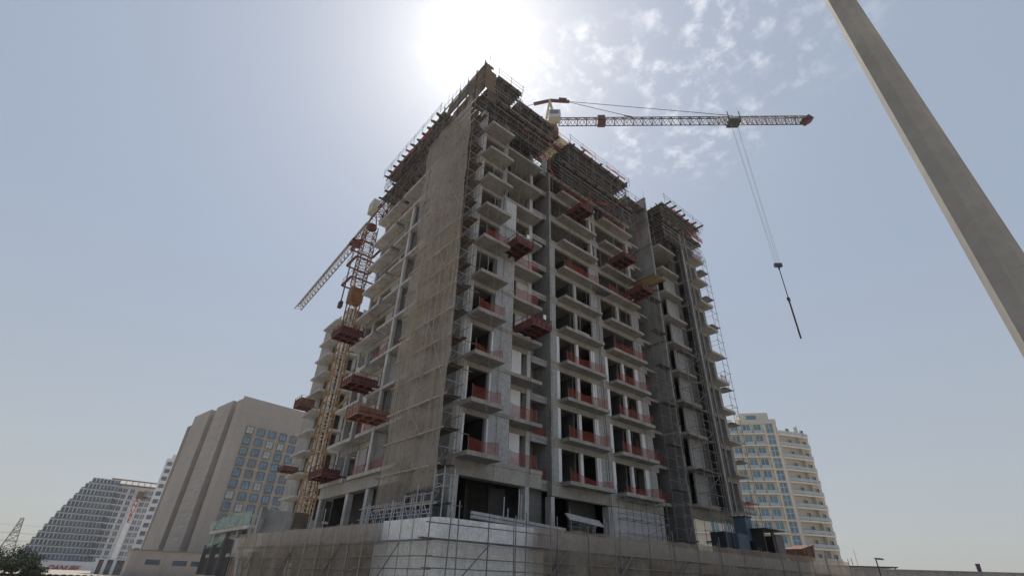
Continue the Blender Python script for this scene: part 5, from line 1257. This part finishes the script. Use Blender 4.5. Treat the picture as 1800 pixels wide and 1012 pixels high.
# --- street lamps, flag and pole
q = PZ_(73.4, 70)
sl2 = thing('street_lamp', 'thin dark street lamp with a short flat arm before the grey wall', 'lamp', loc=tuple(q), rz=R(-20))
MB().tube((0, 0, 0), (0, 0, 5.1), 0.09, 8, 0.06).build('post', 'steel_dark', sl2); boxobj('arm', (-0.15, 1.0, -0.05, 0.05, 5.1, 5.18), 'steel_dark', sl2); boxobj('lamp_head', (0.3, 1.1, -0.13, 0.13, 5.03, 5.10), 'steel_dark', sl2)
q = PZ_(79.9, 86)
fl = thing('feather_flag', 'dark purple feather flag showing above the grey wall', 'flag', loc=tuple(q), rz=R(-70))
MB().tube((0, 0, 0), (0, 0, 5.4), 0.03, 6).build('pole', 'galv', fl); MB().grid(lambda a, b: (0.02 + 0.45 * a * (0.6 + 0.4 * b), 0.08 * math.sin(b * 6 + a * 2), 4.2 + 1.2 * b), 6, 12).build('banner', 'flag', fl, smooth=True)
q = PZ_(71.96, 150); o = MB().tube((q.x, q.y, 0), (q.x, q.y, 10.8), 0.07, 6, 0.04).build('flag_pole', 'galv'); tag(o, 'thin bare pole rising beyond the grey wall beside the cream block', 'pole')
lc = thing('lamp_column', 'big weathered concrete lamp column leaning across the upper right foreground', 'lamp', loc=(5.0, -0.04, 0))
MB().tube((0, 0, 0.1), (0, 0, 9.8), 0.178, 8, 0.118).build('shaft', 'pole_conc', lc)
MB().tube((0, 0, 0.0), (0, 0, 0.12), 0.3, 8).build('base_plate', 'galv_dull', lc); MB().tube((0, 0, 9.8), (0, 0, 9.95), 0.125, 8, 0.06).build('cap', 'galv_dull', lc)
boxobj('service_door', (-0.10, 0.10, -0.185, -0.15, 0.5, 1.1), 'galv_dull', lc)
# --- pylon and trees far left
q = PZ_(-3.0, 480)
py = thing('power_pylon', 'grey lattice power pylon on the far left horizon', 'pylon', loc=tuple(q))
mb = MB(); H_ = 27.8
def leg(s, z_): w_ = 4.6 * (1 - z_ / H_) ** 1.15 + 0.75; return Vector((s[0] * w_ / 1, s[1] * w_ / 1, z_))
zs = [0, 5.5, 10, 14, 17.5, 20.5, 23, 25.5, 27.8]
S4 = ((-1, -1), (1, -1), (1, 1), (-1, 1))
for a, b in zip(zs[:-1], zs[1:]):
    for i in range(4):
        s, e = S4[i], S4[(i + 1) % 4]
        mb.tube(leg(s, a), leg(s, b), 0.22, 5); mb.tube(leg(s, a), leg(e, b), 0.12, 4); mb.tube(leg(e, a), leg(s, b), 0.12, 4); mb.tube(leg(s, b), leg(e, b), 0.12, 4)
mb.build('lattice', 'crane_grey', py)
mb = MB()
for z_, L in ((14.5, 5.5), (19, 4.8), (23.5, 4)):
    for sx in (-1, 1): mb.bar((0, 0, z_), (sx * L * 0.3, L * 0.9 * sx, z_ + 0.3), 0.3); mb.bar((0, 0, z_ + 1.1), (sx * L * 0.3, L * 0.9 * sx, z_ + 0.3), 0.2)
mb.build('cross_arm', 'crane_grey', py)
for (zl, yo) in ((14.5, -5), (19, -4.3), (23.5, -3.6), (14.5, 5), (19, 4.3)):
    mb = MB(); prev = None
    for i in range(25):
        t_ = i / 24; c = Vector((-260 + 520 * t_, yo, zl - 6 * 4 * (t_ if t_ < .5 else 1 - t_) * (0.5 - (t_ if t_ < .5 else 1 - t_))))
        if prev is not None: mb.tube(prev, c, 0.06, 4, cap=False)
        prev = c
    mb.build('power_line', 'crane_grey', py)
random.seed(9)
def tree(label, az, rr, h, wdt, seed):
    random.seed(seed); q = PZ_(az, rr)
    t = thing('bushy_tree', label, 'tree', 'trees at the far left edge', loc=tuple(q))
    mb = MB(); mb.tube((0, 0, 0), (0.1, 0, h * 0.45), 0.2, 7, 0.13)
    for i in range(5):
        a = i * 1.26; mb.tube((0.1, 0, h * 0.38), (math.cos(a) * wdt * 0.4, math.sin(a) * wdt * 0.4, h * 0.7), 0.09, 5, 0.03)
    mb.build('trunk', 'bark', t)
    mb = MB()
    cl = [(random.gauss(0, wdt * 0.33), random.gauss(0, wdt * 0.33), h * random.uniform(0.45, 0.92), random.uniform(0.35, 0.7) * wdt * 0.55) for _ in range(11)]
    for (cx, cy, cz, cr_) in cl:
        for _ in range(150):
            d = Vector((random.gauss(0, 1), random.gauss(0, 1), random.gauss(0, 1))).normalized() * cr_ * random.random() ** 0.45; d.z *= 0.7
            c = Vector((cx, cy, cz)) + d; a = Vector((random.gauss(0, 1), random.gauss(0, 1), random.gauss(0, 1))).normalized() * 0.16; b = a.cross(Vector((random.gauss(0, 1), random.gauss(0, 1), random.gauss(0, 1)))).normalized() * 0.09
            k = len(mb.v); mb.v += [tuple(c - a), tuple(c + b), tuple(c + a), tuple(c - b)]; mb.f.append((k, k + 1, k + 2, k + 3))
    mb.build('crown', 'leaf', t)
for i, (lab, az, rr, h, wd) in enumerate((('tallest dark tree at the left edge under the pylon', -2.5, 130, 4.1, 5.2), ('round dark tree cut by the left picture edge', -3.6, 128, 3.9, 5.4), ('low bushy tree before the white sign board', -1.5, 125, 2.9, 3.6),
                                        ('low bush at the bottom left corner', -3.2, 116, 2.5, 4.6), ('small bush below the tallest left tree', -2.1, 114, 2.0, 4.2), ('small bush at the left foot of the sign board', -1.0, 116, 1.4, 2.6))):
    tree(lab, az, rr, h, wd, 40 + i)
random.seed(60)
mb = MB()
for _ in range(9000):
    az = random.uniform(-5, 6.5); q = PZ_(az, 119 + random.uniform(-1, 1)); c = Vector((q.x, q.y, random.uniform(0, 0.22 + 0.15 * abs(math.sin(az * 7)))))
    a = Vector((random.gauss(0, 1), random.gauss(0, 1), random.gauss(0, 1))).normalized() * 0.17; b = a.cross(Vector((random.gauss(0, 1), random.gauss(0, 1), random.gauss(0, 1)))).normalized() * 0.1
    k = len(mb.v); mb.v += [tuple(c - a), tuple(c + b), tuple(c + a), tuple(c - b)]; mb.f.append((k, k + 1, k + 2, k + 3))
o = mb.build('hedge', 'leaf'); tag(o, 'low dark green hedge running along the far left ground', 'hedge'); o['kind'] = 'stuff'

# ------------------------------------------------------------------ dusty air round the whole site
vm = bpy.data.materials.new('haze'); vm.use_nodes = True; vt = vm.node_tree; vt.nodes.clear()
vo = vt.nodes.new('ShaderNodeOutputMaterial'); vp = vt.nodes.new('ShaderNodeVolumePrincipled')
vp.inputs['Color'].default_value = (0.93, 0.95, 1.0, 1); vp.inputs['Density'].default_value = 0.00012; vp.inputs['Anisotropy'].default_value = 0.55
vt.links.new(vp.outputs[0], vo.inputs['Volume']); MATS['haze'] = vm
o = MB().box(-320, 420, -260, 640, -1.0, 72.0).build('haze', 'haze'); o['kind'] = 'stuff'
